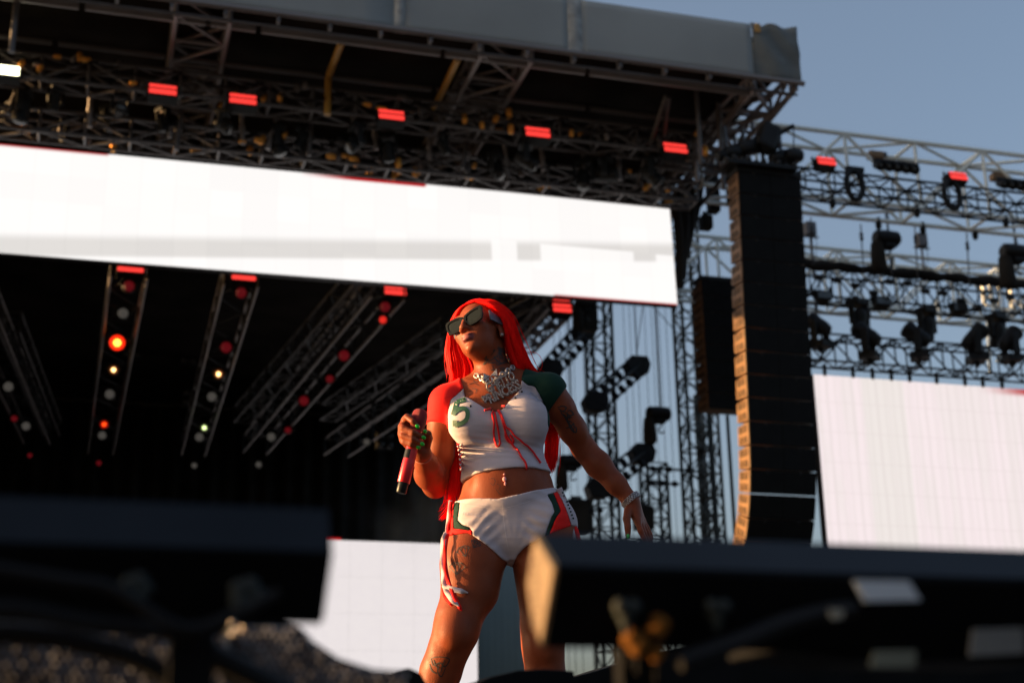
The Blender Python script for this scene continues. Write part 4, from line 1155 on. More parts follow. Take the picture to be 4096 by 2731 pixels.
# ---- skin
def skin_material():
    m, nt, b = mat_new('skin')
    co, fac = noise_mix(nt, 14.0, (.170, .036, .0135), (.215, .048, .018), 6.0)
    at = nt.nodes.new('ShaderNodeAttribute'); at.attribute_name = 'lips'
    mx = nt.nodes.new('ShaderNodeMix'); mx.data_type = 'RGBA'
    nt.links.new(at.outputs['Fac'], mx.inputs[0]); nt.links.new(co, mx.inputs[6])
    mx.inputs[7].default_value = (.20, .055, .055, 1)
    nt.links.new(mx.outputs[2], b.inputs['Base Color'])
    setp(b, Roughness=.56, Subsurface_Weight=.06, Subsurface_Radius=(.02, .008, .004), Specular_IOR_Level=.18, Subsurface_Scale=.3)
    rn = nt.nodes.new('ShaderNodeTexNoise'); rn.inputs['Scale'].default_value = 22; rn.inputs['Detail'].default_value = 5
    rt = nt.nodes.new('ShaderNodeTexCoord'); nt.links.new(rt.outputs['Object'], rn.inputs['Vector'])
    rm = nt.nodes.new('ShaderNodeMapRange'); rm.inputs[1].default_value = .3; rm.inputs[2].default_value = .7; rm.inputs[3].default_value = .38; rm.inputs[4].default_value = .68
    nt.links.new(rn.outputs['Fac'], rm.inputs[0]); nt.links.new(rm.outputs[0], b.inputs['Roughness'])
    n = nt.nodes.new('ShaderNodeTexNoise'); n.inputs['Scale'].default_value = 260
    tc = nt.nodes.new('ShaderNodeTexCoord'); nt.links.new(tc.outputs['Object'], n.inputs['Vector'])
    bp = nt.nodes.new('ShaderNodeBump'); bp.inputs['Strength'].default_value = .25; bp.inputs['Distance'].default_value = .003
    nt.links.new(n.outputs['Fac'], bp.inputs['Height']); nt.links.new(bp.outputs[0], b.inputs['Normal'])
    return m
M_SKIN = skin_material()
body = np_mesh('body', V_, F_, M_SKIN, person, 2)
_co = np.empty(len(body.data.vertices) * 3, np.float32); body.data.vertices.foreach_get('co', _co); _co = _co.reshape(-1, 3)
_hl = (_co - HC) @ HM
_lip = np.clip(1.4 - np.sqrt((_hl[:, 0] / .022) ** 2 + ((_hl[:, 2] + .0555) / .0135) ** 2), 0, 1) * (_hl[:, 1] < -.088)
_at = body.data.attributes.new('lips', 'FLOAT', 'POINT'); _at.data.foreach_set('value', np.clip(_lip * 2, 0, 1).astype(np.float32))
tag(body, 'bare brown skin of the performer')

# ---- cloth materials
def cloth(name, col, rough=.75, sheen=.3, var=.06):
    m, nt, b = mat_new(name)
    co, fac = noise_mix(nt, 9.0, tuple(c * (1 - var) for c in col), tuple(min(1, c * (1 + var)) for c in col))
    nt.links.new(co, b.inputs['Base Color'])
    setp(b, Roughness=rough, Sheen_Weight=sheen, Sheen_Roughness=.4, Specular_IOR_Level=.10)
    tc = nt.nodes.new('ShaderNodeTexCoord'); n = nt.nodes.new('ShaderNodeTexNoise')
    n.inputs['Scale'].default_value = 34; n.inputs['Detail'].default_value = 3
    mp = nt.nodes.new('ShaderNodeMapping'); mp.inputs['Scale'].default_value = (.35, .35, 1.6)
    nt.links.new(tc.outputs['Object'], mp.inputs[0]); nt.links.new(mp.outputs[0], n.inputs['Vector'])
    bp = nt.nodes.new('ShaderNodeBump'); bp.inputs['Strength'].default_value = .35; bp.inputs['Distance'].default_value = .006
    nt.links.new(n.outputs['Fac'], bp.inputs['Height']); nt.links.new(bp.outputs[0], b.inputs['Normal'])
    return m
M_WHITE = cloth('white_jersey', (.46, .395, .43), sheen=.03); M_RED = cloth('red_jersey', (.72, .016, .014), sheen=.03); M_GREEN = cloth('green_jersey', (.008, .030, .021), sheen=.03)  # pink cast of the shade is put into the white cloth's colour

# ---- crop top: a shell over torso and upper arms
top_f = Field((-.36, -.20, .90), (.26, .20, 1.38), .0032)
torso(top_f, .0055)
_slw = Field((-.36, -.20, .90), (.26, .20, 1.38), .0032)
upper_arms(_slw, .009, .02)
X, Y, Z = [a.reshape([-1 if k == i else 1 for k in range(3)]) for i, a in enumerate(top_f.ax)]
def halfspace(p, nrm):
    nrm = np.array(nrm, float); nrm /= np.linalg.norm(nrm)
    return (X - p[0]) * nrm[0] + (Y - p[1]) * nrm[1] + (Z - p[2]) * nrm[2]
hemR = np.maximum(_slw.F, np.where(X < -.05, halfspace(LP(1750, 1682, -.04), (-.25, .0, -.97)), halfspace(LP(2228, 1596, -.02), (.80, .1, -.58))))
k_ = .02
h_ = np.clip(.5 + .5 * (top_f.F - hemR) / k_, 0, 1)
G = top_f.F * (1 - h_) + hemR * h_ - k_ * h_ * (1 - h_)
# folds: ruched rows across the midriff and a pull towards the lacing
_w = np.exp(-((Z - 1.04) / .040) ** 2)
_ph = (Z + .05 * X + .012 * np.sin(9 * X + 30 * Z)) * 2 * math.pi / .024
_amp = .0016 * (1 + .6 * np.sin(21 * X + 3))
G = G + _w * _amp * np.sin(_ph) - _w * .001
_t2 = np.exp(-((Z - 1.125) / .03) ** 2) * np.exp(-((X + .05) / .05) ** 2)
G = G - .0035 * np.exp(-((Z - .972) / .028) ** 2)
G = G - .010 * _t2 * (Y < 0)                    # cloth bridges the gap under the lacing
nl = [(1842, 1512), (1853, 1540), (1858, 1575), (1897, 1609), (1943, 1640), (1978, 1654), (2009, 1641), (2060, 1577), (2082, 1542), (2086, 1490)]
rest = [(2100, 1440), (2330, 1440), (2330, 1700), (2260, 1700), (2250, 1864), (2150, 1871), (2040, 1879), (1950, 1889), (1850, 1904), (1760, 1910), (1640, 1900), (1640, 1440), (1830, 1440)]
XX, ZZ = top_f.ax[0][:, None], top_f.ax[2][None, :]
rf = poly_sd(pxpoly(nl + rest), XX, ZZ)[:, None, :]
rb_ = poly_sd(pxpoly([(1842, 1500), (1975, 1512), (2086, 1490)] + rest), XX, ZZ)[:, None, :]
sm = np.clip((Y - .0) / .05 + .5, 0, 1)
REG = rf * (1 - sm) + rb_ * sm
_hk = np.clip(.5 + .5 * (G - REG) / .005, 0, 1)
TOP = (REG * (1 - _hk) + G * _hk + .005 * _hk * (1 - _hk)).astype(np.float32)
# raglan seams
seamR = poly_sd(pxpoly([(1842, 1400), (1852, 1540), (1800, 1592), (1790, 1640), (1793, 1720), (1793, 1800), (1500, 1800), (1500, 1400)]), XX, ZZ)[:, None, :]
seamL = poly_sd(pxpoly([(2086, 1400), (2086, 1508), (2110, 1528), (2140, 1530), (2162, 1568), (2178, 1600), (2190, 1650), (2192, 1700), (2500, 1700), (2500, 1400)]), XX, ZZ)[:, None, :]
def part(name, Fld, fld, mat, sm_it=6):
    V, Fc = surface_nets(Fld.astype(np.float32), fld.lo, fld.h)
    return np_mesh(name, V, Fc, mat, person, sm_it)
crop_top = part('crop_top', np.maximum(TOP, np.maximum(-seamR, -seamL)), top_f, M_WHITE)
tag(crop_top, 'white crop top with scooped neck, a green 5 and red lacing')
slR = part('sleeve', np.maximum(TOP - .0006, seamR), top_f, M_RED); tag(slR, 'red cap sleeve')
slL = part('sleeve', np.maximum(TOP - .0006, seamL), top_f, M_GREEN); tag(slL, 'dark green cap sleeve')

# ---- shorts
sh_f = Field((-.28, -.20, .62), (.27, .24, .96), .0032)
torso(sh_f, .005); legs(sh_f, .005)
X, Y, Z = [a.reshape([-1 if k == i else 1 for k in range(3)]) for i, a in enumerate(sh_f.ax)]
_cx, _cz = -.010, .70
_an = np.arctan2(X - _cx, Z - _cz + .0)
_rr = np.sqrt((X - _cx) ** 2 + (Z - _cz) ** 2)
_fold = np.sin(_an * 17 + 2.2 * np.sin(3 * _an) + _rr * 10) * np.exp(-((_rr - .075) / .05) ** 2) * .0004 * (Y < .02)
_fold = _fold + .0012 * np.sin((Z + .25 * X) * 190) * np.exp(-((X - .10) / .06) ** 2) * (Y < .02) + .0012 * np.sin((Z - .3 * X) * 170) * np.exp(-((X + .13) / .05) ** 2) * (Y < .02)
_fold = _fold + .0022 * np.sin(((X + .01) * np.sign(X + .01) * .75 + Z) * 150 + 1.5 * np.sin(X * 30)) * np.exp(-((np.abs(X + .01) - .08) / .05) ** 2) * np.exp(-((Z - .775) / .05) ** 2) * (Y < .02)
_band = .0018 * (1 / (1 + np.exp(-(Z - .845 - .30 * np.abs(X + .03) * (X > -.03)) / .002)))
SHF = sh_f.F + _fold - _band
XX, ZZ = sh_f.ax[0][:, None], sh_f.ax[2][None, :]
spoly = [(1740, 1982), (1844, 1987), (1920, 1995), (1993, 2001), (2080, 1982), (2160, 1956), (2217, 1934), (2330, 1900), (2400, 2060), (2380, 2070), (2290, 2093), (2189, 2142), (2103, 2184),
         (2072, 2212), (2052, 2246), (2043, 2246), (2004, 2230), (1953, 2188), (1875, 2134), (1802, 2136), (1740, 2140)]
SR = poly_sd(pxpoly(spoly), XX, ZZ)[:, None, :]
SHORT = np.maximum(SHF, SR)
gl = poly_sd(pxpoly([(1814, 1990), (1838, 2000), (1834, 2050), (1830, 2078), (1850, 2100), (1880, 2112), (1880, 2125), (1815, 2110), (1811, 2060)]), XX, ZZ)[:, None, :]
rl = poly_sd(pxpoly([(1700, 1900), (1814, 1970), (1811, 2060), (1815, 2104), (1890, 2124), (1890, 2190), (1700, 2190)]), XX, ZZ)[:, None, :]
gr = poly_sd(pxpoly([(2190, 1975), (2208, 2010), (2219, 2047), (2206, 2070), (2178, 2150), (2192, 2150), (2220, 2077), (2243, 2042), (2228, 2000), (2214, 1962)]), XX, ZZ)[:, None, :]
rr_ = poly_sd(pxpoly([(2214, 1962), (2228, 2000), (2243, 2042), (2220, 2077), (2190, 2150), (2320, 2150), (2288, 2100), (2272, 2050), (2250, 1992), (2232, 1950)]), XX, ZZ)[:, None, :]
tr = poly_sd(pxpoly([(2232, 1950), (2250, 1992), (2272, 2050), (2288, 2100), (2320, 2150), (2420, 2150), (2420, 1900)]), XX, ZZ)[:, None, :]
others = np.minimum.reduce([np.broadcast_to(a, gl.shape) for a in (gl, rl, gr, rr_)])
shorts = part('shorts', np.maximum(SHORT, -others), sh_f, M_WHITE); tag(shorts, 'white low-rise shorts')
tag(part('shorts_panel', np.maximum(SHORT - .0005, gl), sh_f, M_GREEN), 'dark green side stripe of the shorts')
tag(part('shorts_panel', np.maximum(SHORT - .0005, np.maximum(rl, -gl)), sh_f, M_RED), 'red side panel of the shorts')
tag(part('shorts_panel', np.maximum(SHORT - .0005, gr), sh_f, M_GREEN), 'dark green curved stripe of the shorts')
tag(part('shorts_panel', np.maximum(SHORT - .0005, np.maximum(rr_, -gr)), sh_f, M_RED), 'red hip panel of the shorts')
del TOP, G, hemR, SHORT, SHF, _slw

# ---- things laid on the surfaces
def bvh_of(o):
    me = o.data
    return BVHTree.FromPolygons([v.co for v in me.vertices], [tuple(p.vertices) for p in me.polygons])
BV_TOP, BV_SH, BV_BODY = bvh_of(crop_top), bvh_of(shorts), bvh_of(body)
def drape(bv, px, py, off=.002, default=-.1):
    d = Vector(lray(px, py)).normalized()
    hit = bv.ray_cast(Vector(CAML), d)
    if hit[0] is None:
        hit = BV_BODY.ray_cast(Vector(CAML), d)
        if hit[0] is None: return Vector(LP(px, py, default))
    nn = hit[1] if hit[1].dot(d) < 0 else -hit[1]
    return hit[0] + nn * off * .9 - d * off * .3
def spline(pts, n=8):
    """Catmull-Rom through points of any dimension"""
    p = [np.array(q, float) for q in pts]
    p = [2 * p[0] - p[1]] + p + [2 * p[-1] - p[-2]]
    out = []
    for i in range(1, len(p) - 2):
        for t in np.linspace(0, 1, n, endpoint=False):
            a, b, c, d = p[i - 1:i + 3]
            out.append(.5 * ((2 * b) + (-a + c) * t + (2 * a - 5 * b + 4 * c - d) * t * t + (-a + 3 * b - 3 * c + d) * t ** 3))
    out.append(p[-2]); return out
def decal(name, polys, bv, mat, off=.0016, sub=3.0):
    """flat print: polygons given in picture pixels, cut fine and laid on the cloth"""
    bm = bmesh.new()
    for poly in polys:
        vs = [bm.verts.new((x, y, 0)) for x, y in poly]
        bm.faces.new(vs)
    bmesh.ops.triangulate(bm, faces=bm.faces)
    for _ in range(4):
        long = [e for e in bm.edges if e.calc_length() > sub * 2]
        if not long: break
        bmesh.ops.subdivide_edges(bm, edges=long, cuts=1)
        bmesh.ops.triangulate(bm, faces=bm.faces)
    for v in bm.verts: v.co = drape(bv, v.co.x, v.co.y, off)
    me = bpy.data.meshes.new(name); bm.to_mesh(me); bm.free()
    me.materials.append(mat); me.shade_smooth()
    return link(bpy.data.objects.new(name, me), person)
def strokes(name, lines, bv, mat, w=2.0, off=.0012):
    """pen-like strokes on skin or cloth, given in picture pixels"""
    mb = MB()
    for ln in lines:
        pts = spline(ln, 5) if len(ln) > 2 else [np.array(q, float) for q in ln]
        L = []; Rr = []
        for i, p in enumerate(pts):
            t = pts[min(i + 1, len(pts) - 1)] - pts[max(i - 1, 0)]
            t = t / (np.linalg.norm(t) + 1e-9); nrm = np.array([-t[1], t[0]]) * w * (.55 + .45 * math.sin(math.pi * (i + .5) / len(pts)))
            a = p + nrm; b = p - nrm
            L.append(drape(bv, *a, off)); Rr.append(drape(bv, *b, off))
        n = len(L)
        mb.add(L + Rr, [(i, i + 1, n + i + 1, n + i) for i in range(n - 1)])
    return mb.build(name, mat, person, True)

M_NUM = simple('green_print', (.010, .060, .032), .5, var=.1)
c1 = lambda pts: [(x / 1.96 + 1550, y / 1.96 + 1150) for x, y in pts]
def band(name, lines, bv, mat, w, off=.0026):
    mb = MB()
    for ln in lines:
        pts = spline(c1(ln), 6) if len(ln) > 2 else [np.array(q) for q in np.linspace(*[np.array(z) for z in c1(ln)], 8)]
        L = []; Rr = []
        for i, p in enumerate(pts):
            t = pts[min(i + 1, len(pts) - 1)] - pts[max(i - 1, 0)]; t = t / (np.linalg.norm(t) + 1e-9); nr = np.array([-t[1], t[0]])
            L.append(drape(bv, *(p + nr * w), off)); Rr.append(drape(bv, *(p - nr * w), off))
        n = len(L); mb.add(L + Rr, [(i, i + 1, n + i + 1, n + i) for i in range(n - 1)])
    return mb.build(name, mat, person, True)
tag(band('number_print', [[(616, 878), (545, 900)], [(545, 898), (518, 1000)], [(512, 994), (556, 958), (596, 948), (626, 972), (624, 1024), (592, 1056), (530, 1082)], [(531, 1086), (531, 1040)]], BV_TOP, M_NUM, 8.5), 'dark green block number 5 on the chest')
M_GREYP = simple('grey_print', (.40, .39, .50), .6, var=.1)
lg = []
for cx_, cy_, r_ in ((1125, 848, 28), (1140, 850, 24), (1185, 865, 34), (1192, 862, 26)):
    lg.append(c1([(cx_ + r_ * math.cos(a), cy_ + r_ * .8 * math.sin(a)) for a in np.linspace(.5, 5.6, 9)]))
lg.append(c1([(1185, 850), (1205, 862), (1212, 890), (1232, 905)])); lg.append(c1([(1200, 862), (1222, 858), (1228, 880), (1240, 884)]))
tag(strokes('logo_print', lg, BV_TOP, M_GREYP, 1.2, .0016), 'grey looping monogram on the chest')
def text_polys(txt, size, bold=0.0):
    cu = bpy.data.curves.new('t', 'FONT'); cu.body = txt; cu.size = size; cu.resolution_u = 2; cu.offset = bold
    o = bpy.data.objects.new('t', cu); COL.objects.link(o)
    dg = bpy.context.evaluated_depsgraph_get(); me = o.evaluated_get(dg).to_mesh()
    vs = [tuple(v.co) for v in me.vertices]; fs = [tuple(p.vertices) for p in me.polygons]
    o.evaluated_get(dg).to_mesh_clear(); bpy.data.objects.remove(o); bpy.data.curves.remove(cu)
    return vs, fs
def text_decal(name, txt, bv, mat, org, ex, ey, off=.0016):
    vs, fs = text_polys(txt, 1.0)
    org, ex, ey = map(np.array, (org, ex, ey))
    pts = [drape(bv, *(org + ex * v[0] + ey * v[1]), off) for v in vs]
    return mesh_obj(name, pts, fs, mat, person)
tag(text_decal('print_lettering', 'TEAM GG', BV_SH, M_GREYP, (1846., 2058.), (17., 2.2), (1.5, -17.)), 'small grey lettering on the shorts')
text_decal('print_lettering', 'oooooo', BV_SH, M_GREYP, (1858., 2036.), (10., 1.5), (1.0, -10.))

# seam and eyelets
M_SEAM = simple('seam_thread', (.55, .50, .52), .8)
strokes('seam', [[(2008, 2003), (2013, 2060), (2020, 2120), (2032, 2190), (2044, 2234)]], BV_SH, M_SEAM, .8)
strokes('seam', [[(1818, 2010), (1860, 2019), (1930, 2028), (1998, 2034), (2080, 2016), (2150, 1992), (2196, 1972)]], BV_SH, M_SEAM, .7)
strokes('seam', [[(1858, 1892), (1950, 1877), (2040, 1867), (2150, 1859), (2192, 1854)]], BV_TOP, M_SEAM, .6)
M_DARK = simple('dark_metal_bits', (.03, .028, .03), .35, .6)
M_GOLD = simple('gold', (.80, .52, .20), .25, 1.0)
ey = MB()
for x, y in c1([(1052, 818), (1003, 868), (600, 880), (650, 930)]):
    p = drape(BV_TOP, x, y, .001); ey.sphere(p, .0042, 8, 5, (1, .5, 1))
ey.build('eyelet', M_DARK, person, True)

# red lacing: bow, loops and tails
M_CORD = cloth('red_cord', (.60, .012, .016), .6)
def cord(pts, r=.0036, off=.005, name='lace', bv=None, mat=None):
    mb = MB(); mb.path([drape(bv or BV_TOP, *q, off) for q in spline(c1(pts), 6)], r, 6)
    return mb.build(name, mat or M_CORD, person, True)
cord([(755, 972), (800, 965), (850, 955), (900, 945), (928, 940)], .0036, .010)
cord([(832, 962), (818, 1000), (835, 1060), (832, 1130), (842, 1200), (858, 1238), (878, 1236), (880, 1195), (868, 1110), (850, 1030), (838, 985)])
cord([(858, 962), (885, 1000), (910, 1070), (930, 1140), (955, 1190), (985, 1212), (985, 1190), (960, 1150)])
cord([(870, 962), (900, 1020), (930, 1090), (960, 1110), (1000, 1160), (1060, 1210), (1120, 1270), (1160, 1330), (1195, 1380)])
cord([(925, 1130), (930, 1180), (975, 1230), (1020, 1280), (1045, 1330), (1075, 1370), (1092, 1415)], .0036)
kn = MB(); kn.sphere(drape(BV_TOP, *c1([(848, 968)])[0], .004), .011, 8, 6, (1.3, .6, .9)); kn.build('lace_knot', M_CORD, person, True)
# side lacing of the top on her right flank
for i in range(6):
    y0 = 1215 + i * 38
    cord([(552 + 3 * i, y0), (590, y0 + 22)], .003, .005)
    cord([(590, y0), (556 + 3 * i, y0 + 24)], .003, .007, mat=M_WHITE)

# ties of the shorts: flat ribbons
def ribbon(name, pts, w, mat, off=.006, tw=0.0):
    c = [LP(*q) for q in pts]; c = spline(c, 7)
    L = []; Rr = []
    n = len(c)
    for i, p in enumerate(c):
        t = c[min(i + 1, n - 1)] - c[max(i - 1, 0)]; t /= np.linalg.norm(t) + 1e-9
        v = p - CAML; v /= np.linalg.norm(v)
        s = np.cross(t, v); s /= np.linalg.norm(s) + 1e-9
        a = tw * math.sin(i * .5)
        s = s * math.cos(a) + v * math.sin(a)
        ww = w * (.25 + .75 * min(1, (n - 1 - i) / 6.0)) * .5
        L.append(Vector(p + s * ww)); Rr.append(Vector(p - s * ww))
    mb = MB().add(L + Rr, [(i, i + 1, n + i + 1, n + i) for i in range(n - 1)])
    o = mb.build(name, mat, person, True)
    so = o.modifiers.new('thickness', 'SOLIDIFY'); so.thickness = .0016; so.offset = 0
    return o
ribbon('tie', [(1802, 2000, -.02), (1796, 2050, -.03), (1790, 2100, -.04), (1782, 2132, -.05)], .012, M_WHITE, tw=.5)
ribbon('tie', [(1806, 2005, -.03), (1803, 2050, -.04), (1797, 2100, -.05), (1788, 2140, -.06)], .010, M_RED, tw=.8)
ribbon('tie', [(1786, 2130, -.07), (1774, 2160, -.085), (1772, 2230, -.095), (1774, 2290, -.105), (1778, 2335, -.11), (1800, 2352, -.12), (1840, 2362, -.125), (1872, 2370, -.125)], .017, M_WHITE, tw=.5)
ribbon('tie', [(1790, 2132, -.07), (1780, 2200, -.098), (1783, 2270, -.108), (1796, 2330, -.118), (1818, 2385, -.125), (1836, 2422, -.125), (1848, 2442, -.12)], .013, M_RED, tw=.4)
ribbon('tie', [(1778, 2340, -.108), (1790, 2370, -.118), (1812, 2400, -.125), (1836, 2424, -.128)], .018, M_WHITE, tw=.4)
ribbon('tie', [(1774, 2345, -.10), (1782, 2385, -.11), (1804, 2412, -.118), (1806, 2424, -.118)], .014, M_RED, tw=.3)
ribbon('tie', [(2284, 2096, -.02), (2292, 2130, -.03), (2300, 2170, -.04), (2305, 2230, -.05)], .012, M_WHITE, tw=.3)
ribbon('tie', [(2290, 2096, -.01), (2306, 2130, -.02), (2314, 2180, -.03), (2318, 2250, -.04)], .018, M_RED, tw=.3)
ribbon('trim', [(2236, 1952, -.03), (2254, 1995, -.02), (2274, 2045, -.01), (2286, 2092, -.01)], .020, M_WHITE, tw=.2)
st = MB()
for t in np.linspace(.06, .94, 9):
    for (a, b) in (((2226, 1962), (2282, 2092)), ((2248, 1962), (2292, 2080))):
        p = drape(BV_SH, a[0] + (b[0] - a[0]) * t, a[1] + (b[1] - a[1]) * t, .004); st.sphere(p, .0032, 6, 4)
st.build('lace', M_GREEN, person, True)

# ---- tattoos
M_INK = simple('tattoo_ink', (.020, .012, .011), .6, var=.3)
c3 = lambda pts: [(x / 1.96 + 2100, y / 1.96 + 1450) for x, y in pts]
arm = [c3(q) for q in ([(255, 352), (290, 340), (322, 352), (300, 380), (262, 360)], [(275, 365), (290, 400), (330, 440), (330, 400), (300, 385)],
       [(330, 385), (352, 372), (378, 402), (350, 412), (330, 395)], [(310, 425), (335, 470), (352, 500), (345, 455), (368, 470)],
       [(350, 440), (340, 420), (365, 430)], [(320, 512), (360, 500), (380, 475), (385, 500)], [(345, 480), (360, 520), (385, 550)],
       [(378, 500), (400, 510), (400, 545), (378, 535), (385, 510)], [(300, 400), (325, 430), (340, 465), (365, 505), (392, 548)])]
tag(strokes('tattoo', arm, BV_BODY, M_INK, 2.6), 'dark script tattoo on the upper arm')
c2 = lambda pts: [(x / 1.78 + 1650, y / 1.78 + 1850) for x, y in pts]
def diamond(cx, cy, s, a):
    R_ = lambda x, y: (cx + s * (x * math.cos(a) - y * math.sin(a)), cy + s * (x * math.sin(a) + y * math.cos(a)))
    q = {k: R_(*v) for k, v in dict(a=(-1, -.1), b=(-.5, -.6), c=(.5, -.6), d=(1, -.1), e=(0, .9), f=(-.35, -.1), g=(.35, -.1), h=(0, -.6)).items()}
    return [c2([q[i], q[j]]) for i, j in ('ab', 'bc', 'cd', 'da', 'ae', 'de', 'fe', 'ge', 'bf', 'fh', 'hg', 'gc')]
tag(strokes('tattoo', diamond(450, 575, 38, .5) + diamond(362, 625, 50, -.35) + diamond(318, 745, 58, .05), BV_BODY, M_INK, 1.6), 'outline gem tattoos on the thigh')
_rr = random.Random(3)
nk = []
for i in range(26):
    x0, y0 = _rr.uniform(1925, 2030), _rr.uniform(1400, 1490)
    if x0 < 1925 + (1490 - y0) * .2: continue
    nk.append([(x0 + _rr.uniform(-16, 16), y0 + _rr.uniform(-14, 14)) for _ in range(4)])
strokes('tattoo', nk, BV_BODY, M_INK, 1.8)
bt = [c2(q) for q in ([(130, 1390), (190, 1380), (262, 1395), (230, 1450), (195, 1420), (150, 1440), (130, 1390)], [(195, 1420), (180, 1480), (205, 1520), (235, 1460)],
      [(120, 1430), (140, 1480), (175, 1500)], [(150, 1400), (165, 1440), (190, 1470)], [(230, 1400), (215, 1440), (200, 1490)])]
strokes('tattoo', bt, BV_BODY, M_INK, 2.4)
strokes('tattoo', [c2(q) for q in ([(545, 120), (570, 110), (590, 130), (575, 160), (550, 140)], [(590, 180), (615, 215), (640, 230)], [(600, 150), (625, 165), (610, 200)])], BV_BODY, M_INK, 1.0)
strokes('tattoo', [c1(q) for q in ([(640, 760), (680, 750), (720, 770)], [(660, 790), (700, 800), (690, 830)], [(930, 870), (950, 900), (935, 930)], [(670, 730), (690, 742), (715, 735)])], BV_BODY, M_INK, 1.4)

# ---- finger nails
M_NAIL, _nt2, _b2 = mat_new('green_nail'); setp(_b2, Base_Color=(.010, .42, .020, 1), Roughness=.15, Coat_Weight=.8)
for c in fingers_r:
    (a, ra), (b, rb) = c[-2], c[-1]
    ax = (b - a) / np.linalg.norm(b - a)
    v = CAML - b; v /= np.linalg.norm(v); v -= ax * (v @ ax); v /= np.linalg.norm(v)
    q = MB(); q.sphere((0, 0, 0), 1, 8, 6)
    o = q.build('fingernail', M_NAIL, person, True)
    side = np.cross(ax, v)
    M = np.eye(4); M[:3, 0] = side * .0066; M[:3, 1] = v * .0034; M[:3, 2] = ax * .0088; M[:3, 3] = b + v * rb * .80 + ax * .002
    o.matrix_local = Matrix(M.tolist())
(a, ra), (b, rb) = fingers_l[-1][-2:]
ax = (b - a) / np.linalg.norm(b - a); v = CAML - b; v /= np.linalg.norm(v); v -= ax * (v @ ax); v /= np.linalg.norm(v); side = np.cross(ax, v)
o = MB().sphere((0, 0, 0), 1, 8, 6).build('fingernail', M_NAIL, person, True)
M = np.eye(4); M[:3, 0] = side * .0068; M[:3, 1] = v * .0036; M[:3, 2] = ax * .0088; M[:3, 3] = b + v * rb * .8 - ax * .001
o.matrix_local = Matrix(M.tolist())

# ---- jewellery
M_SILVER, _n3, _b3 = mat_new('diamond_silver')
co, fac = noise_mix(_n3, 330.0, (.14, .12, .12), (.58, .52, .52), 3.0, lo=.4, hi=.6)
_n3.links.new(co, _b3.inputs['Base Color']); setp(_b3, Metallic=.6, Roughness=.42)
_bp = _n3.nodes.new('ShaderNodeBump'); _bp.inputs['Strength'].default_value = .5; _bp.inputs['Distance'].default_value = .002
_n3.links.new(fac, _bp.inputs['Height']); _n3.links.new(_bp.outputs[0], _b3.inputs['Normal'])
cz = lambda pts: [(x / 7.84 + 1820, y / 7.84 + 1440) for x, y in pts]
def link_ring(c, ax, nrm, L, W, r):
    ax = Vector(ax).normalized(); nrm = Vector(nrm); nrm = (nrm - ax * nrm.dot(ax)).normalized(); sd = ax.cross(nrm)
    pts = [Vector(c) + ax * (L * math.cos(t)) + sd * (W * math.sin(t)) for t in np.linspace(0, 2 * math.pi, 12, endpoint=False)]
    return MB().path(pts, r, 6, closed=True)
M_PLATE = simple('shade_silver', (.22, .19, .19), .4, .8, var=.6, scale=260)  # darker than the letters, painting shadow into their gaps
necklace = empty('necklace', (0, 0, 0), parent=person)
for side_pts in ([(600, 500), (720, 530), (850, 620), (930, 690), (1010, 700)], [(1850, 230), (1700, 310), (1560, 410), (1420, 520), (1330, 620)]):
    q = spline([drape(BV_BODY, *p, .007) for p in cz(side_pts)], 6)
    L = [Vector(p) for p in q]
    acc = 0; last = L[0]; k_ = 0; view = Vector((0, -1, -.3))
    for i in range(1, len(L)):
        acc += (L[i] - last).length; last = L[i]
        if acc > .0125:
            acc = 0; t = (L[min(i + 1, len(L) - 1)] - L[i - 1])
            nn = view if k_ % 2 == 0 else t.cross(view)
            link_ring(L[i], t, nn, .0105, .0072, .0030).build('chain_link', M_SILVER, necklace, True); k_ += 1
# bow on the chain
bo = drape(BV_BODY, *cz([(1130, 580)])[0], .012)
for dx, dz in ((-1, -.25), (1, .55)):
    pts = [bo, bo + Vector((dx * .022, -.003, dz * .02 + .013)), bo + Vector((dx * .024, -.003, dz * .02 - .012))]
    MB().prism(pts, (0, -.006, 0)).build('bow_loop', M_SILVER, necklace, bevel=.001)
    pts = [bo, bo + Vector((dx * .010 - .004, -.002, -.024)), bo + Vector((dx * .020, -.002, -.018))]
    MB().prism(pts, (0, -.005, 0)).build('bow_tail', M_SILVER, necklace, bevel=.001)
# the two lines of lettering hanging from it
pc = drape(BV_BODY, *cz([(1370, 920)])[0], .014)
e1 = (Vector(LP(*cz([(1900, 730)])[0], -.10)) - Vector(LP(*cz([(850, 1130)])[0], -.10))).normalized()
nrm_ = Vector((0, -1, -.25)); nrm_ = (nrm_ - e1 * nrm_.dot(e1)).normalized(); e2 = nrm_.cross(e1) * -1
if e2.z < 0: e2 = -e2
def pendant_line(txt, dx, dz, size, width):
    vs, fs = text_polys(txt, size, size * .035)
    w0 = max(v[0] for v in vs); sx = width / w0
    base = [pc + e1 * (dx + v[0] * sx) + e2 * (dz + v[1]) + nrm_ * .004 for v in vs]
    me = mesh_obj('pendant_letter', base, fs, M_SILVER, necklace)
    so = me.modifiers.new('thickness', 'SOLIDIFY'); so.thickness = .006; so.offset = 0
    be = me.modifiers.new('edge', 'BEVEL'); be.width = .0008; be.segments = 1
    # outline plate behind the letters
    b2 = mesh_obj('pendant_plate', [pc + e1 * (dx - .003 + v[0] * sx * 1.03) + e2 * (dz - .003 + v[1] * 1.12) - nrm_ * .001 for v in vs], fs, M_PLATE, necklace)
    so = b2.modifiers.new('thickness', 'SOLIDIFY'); so.thickness = .004; so.offset = 0
e1, e2 = e1 * math.cos(.10) + e2 * math.sin(.10), e2 * math.cos(.10) - e1 * math.sin(.10)
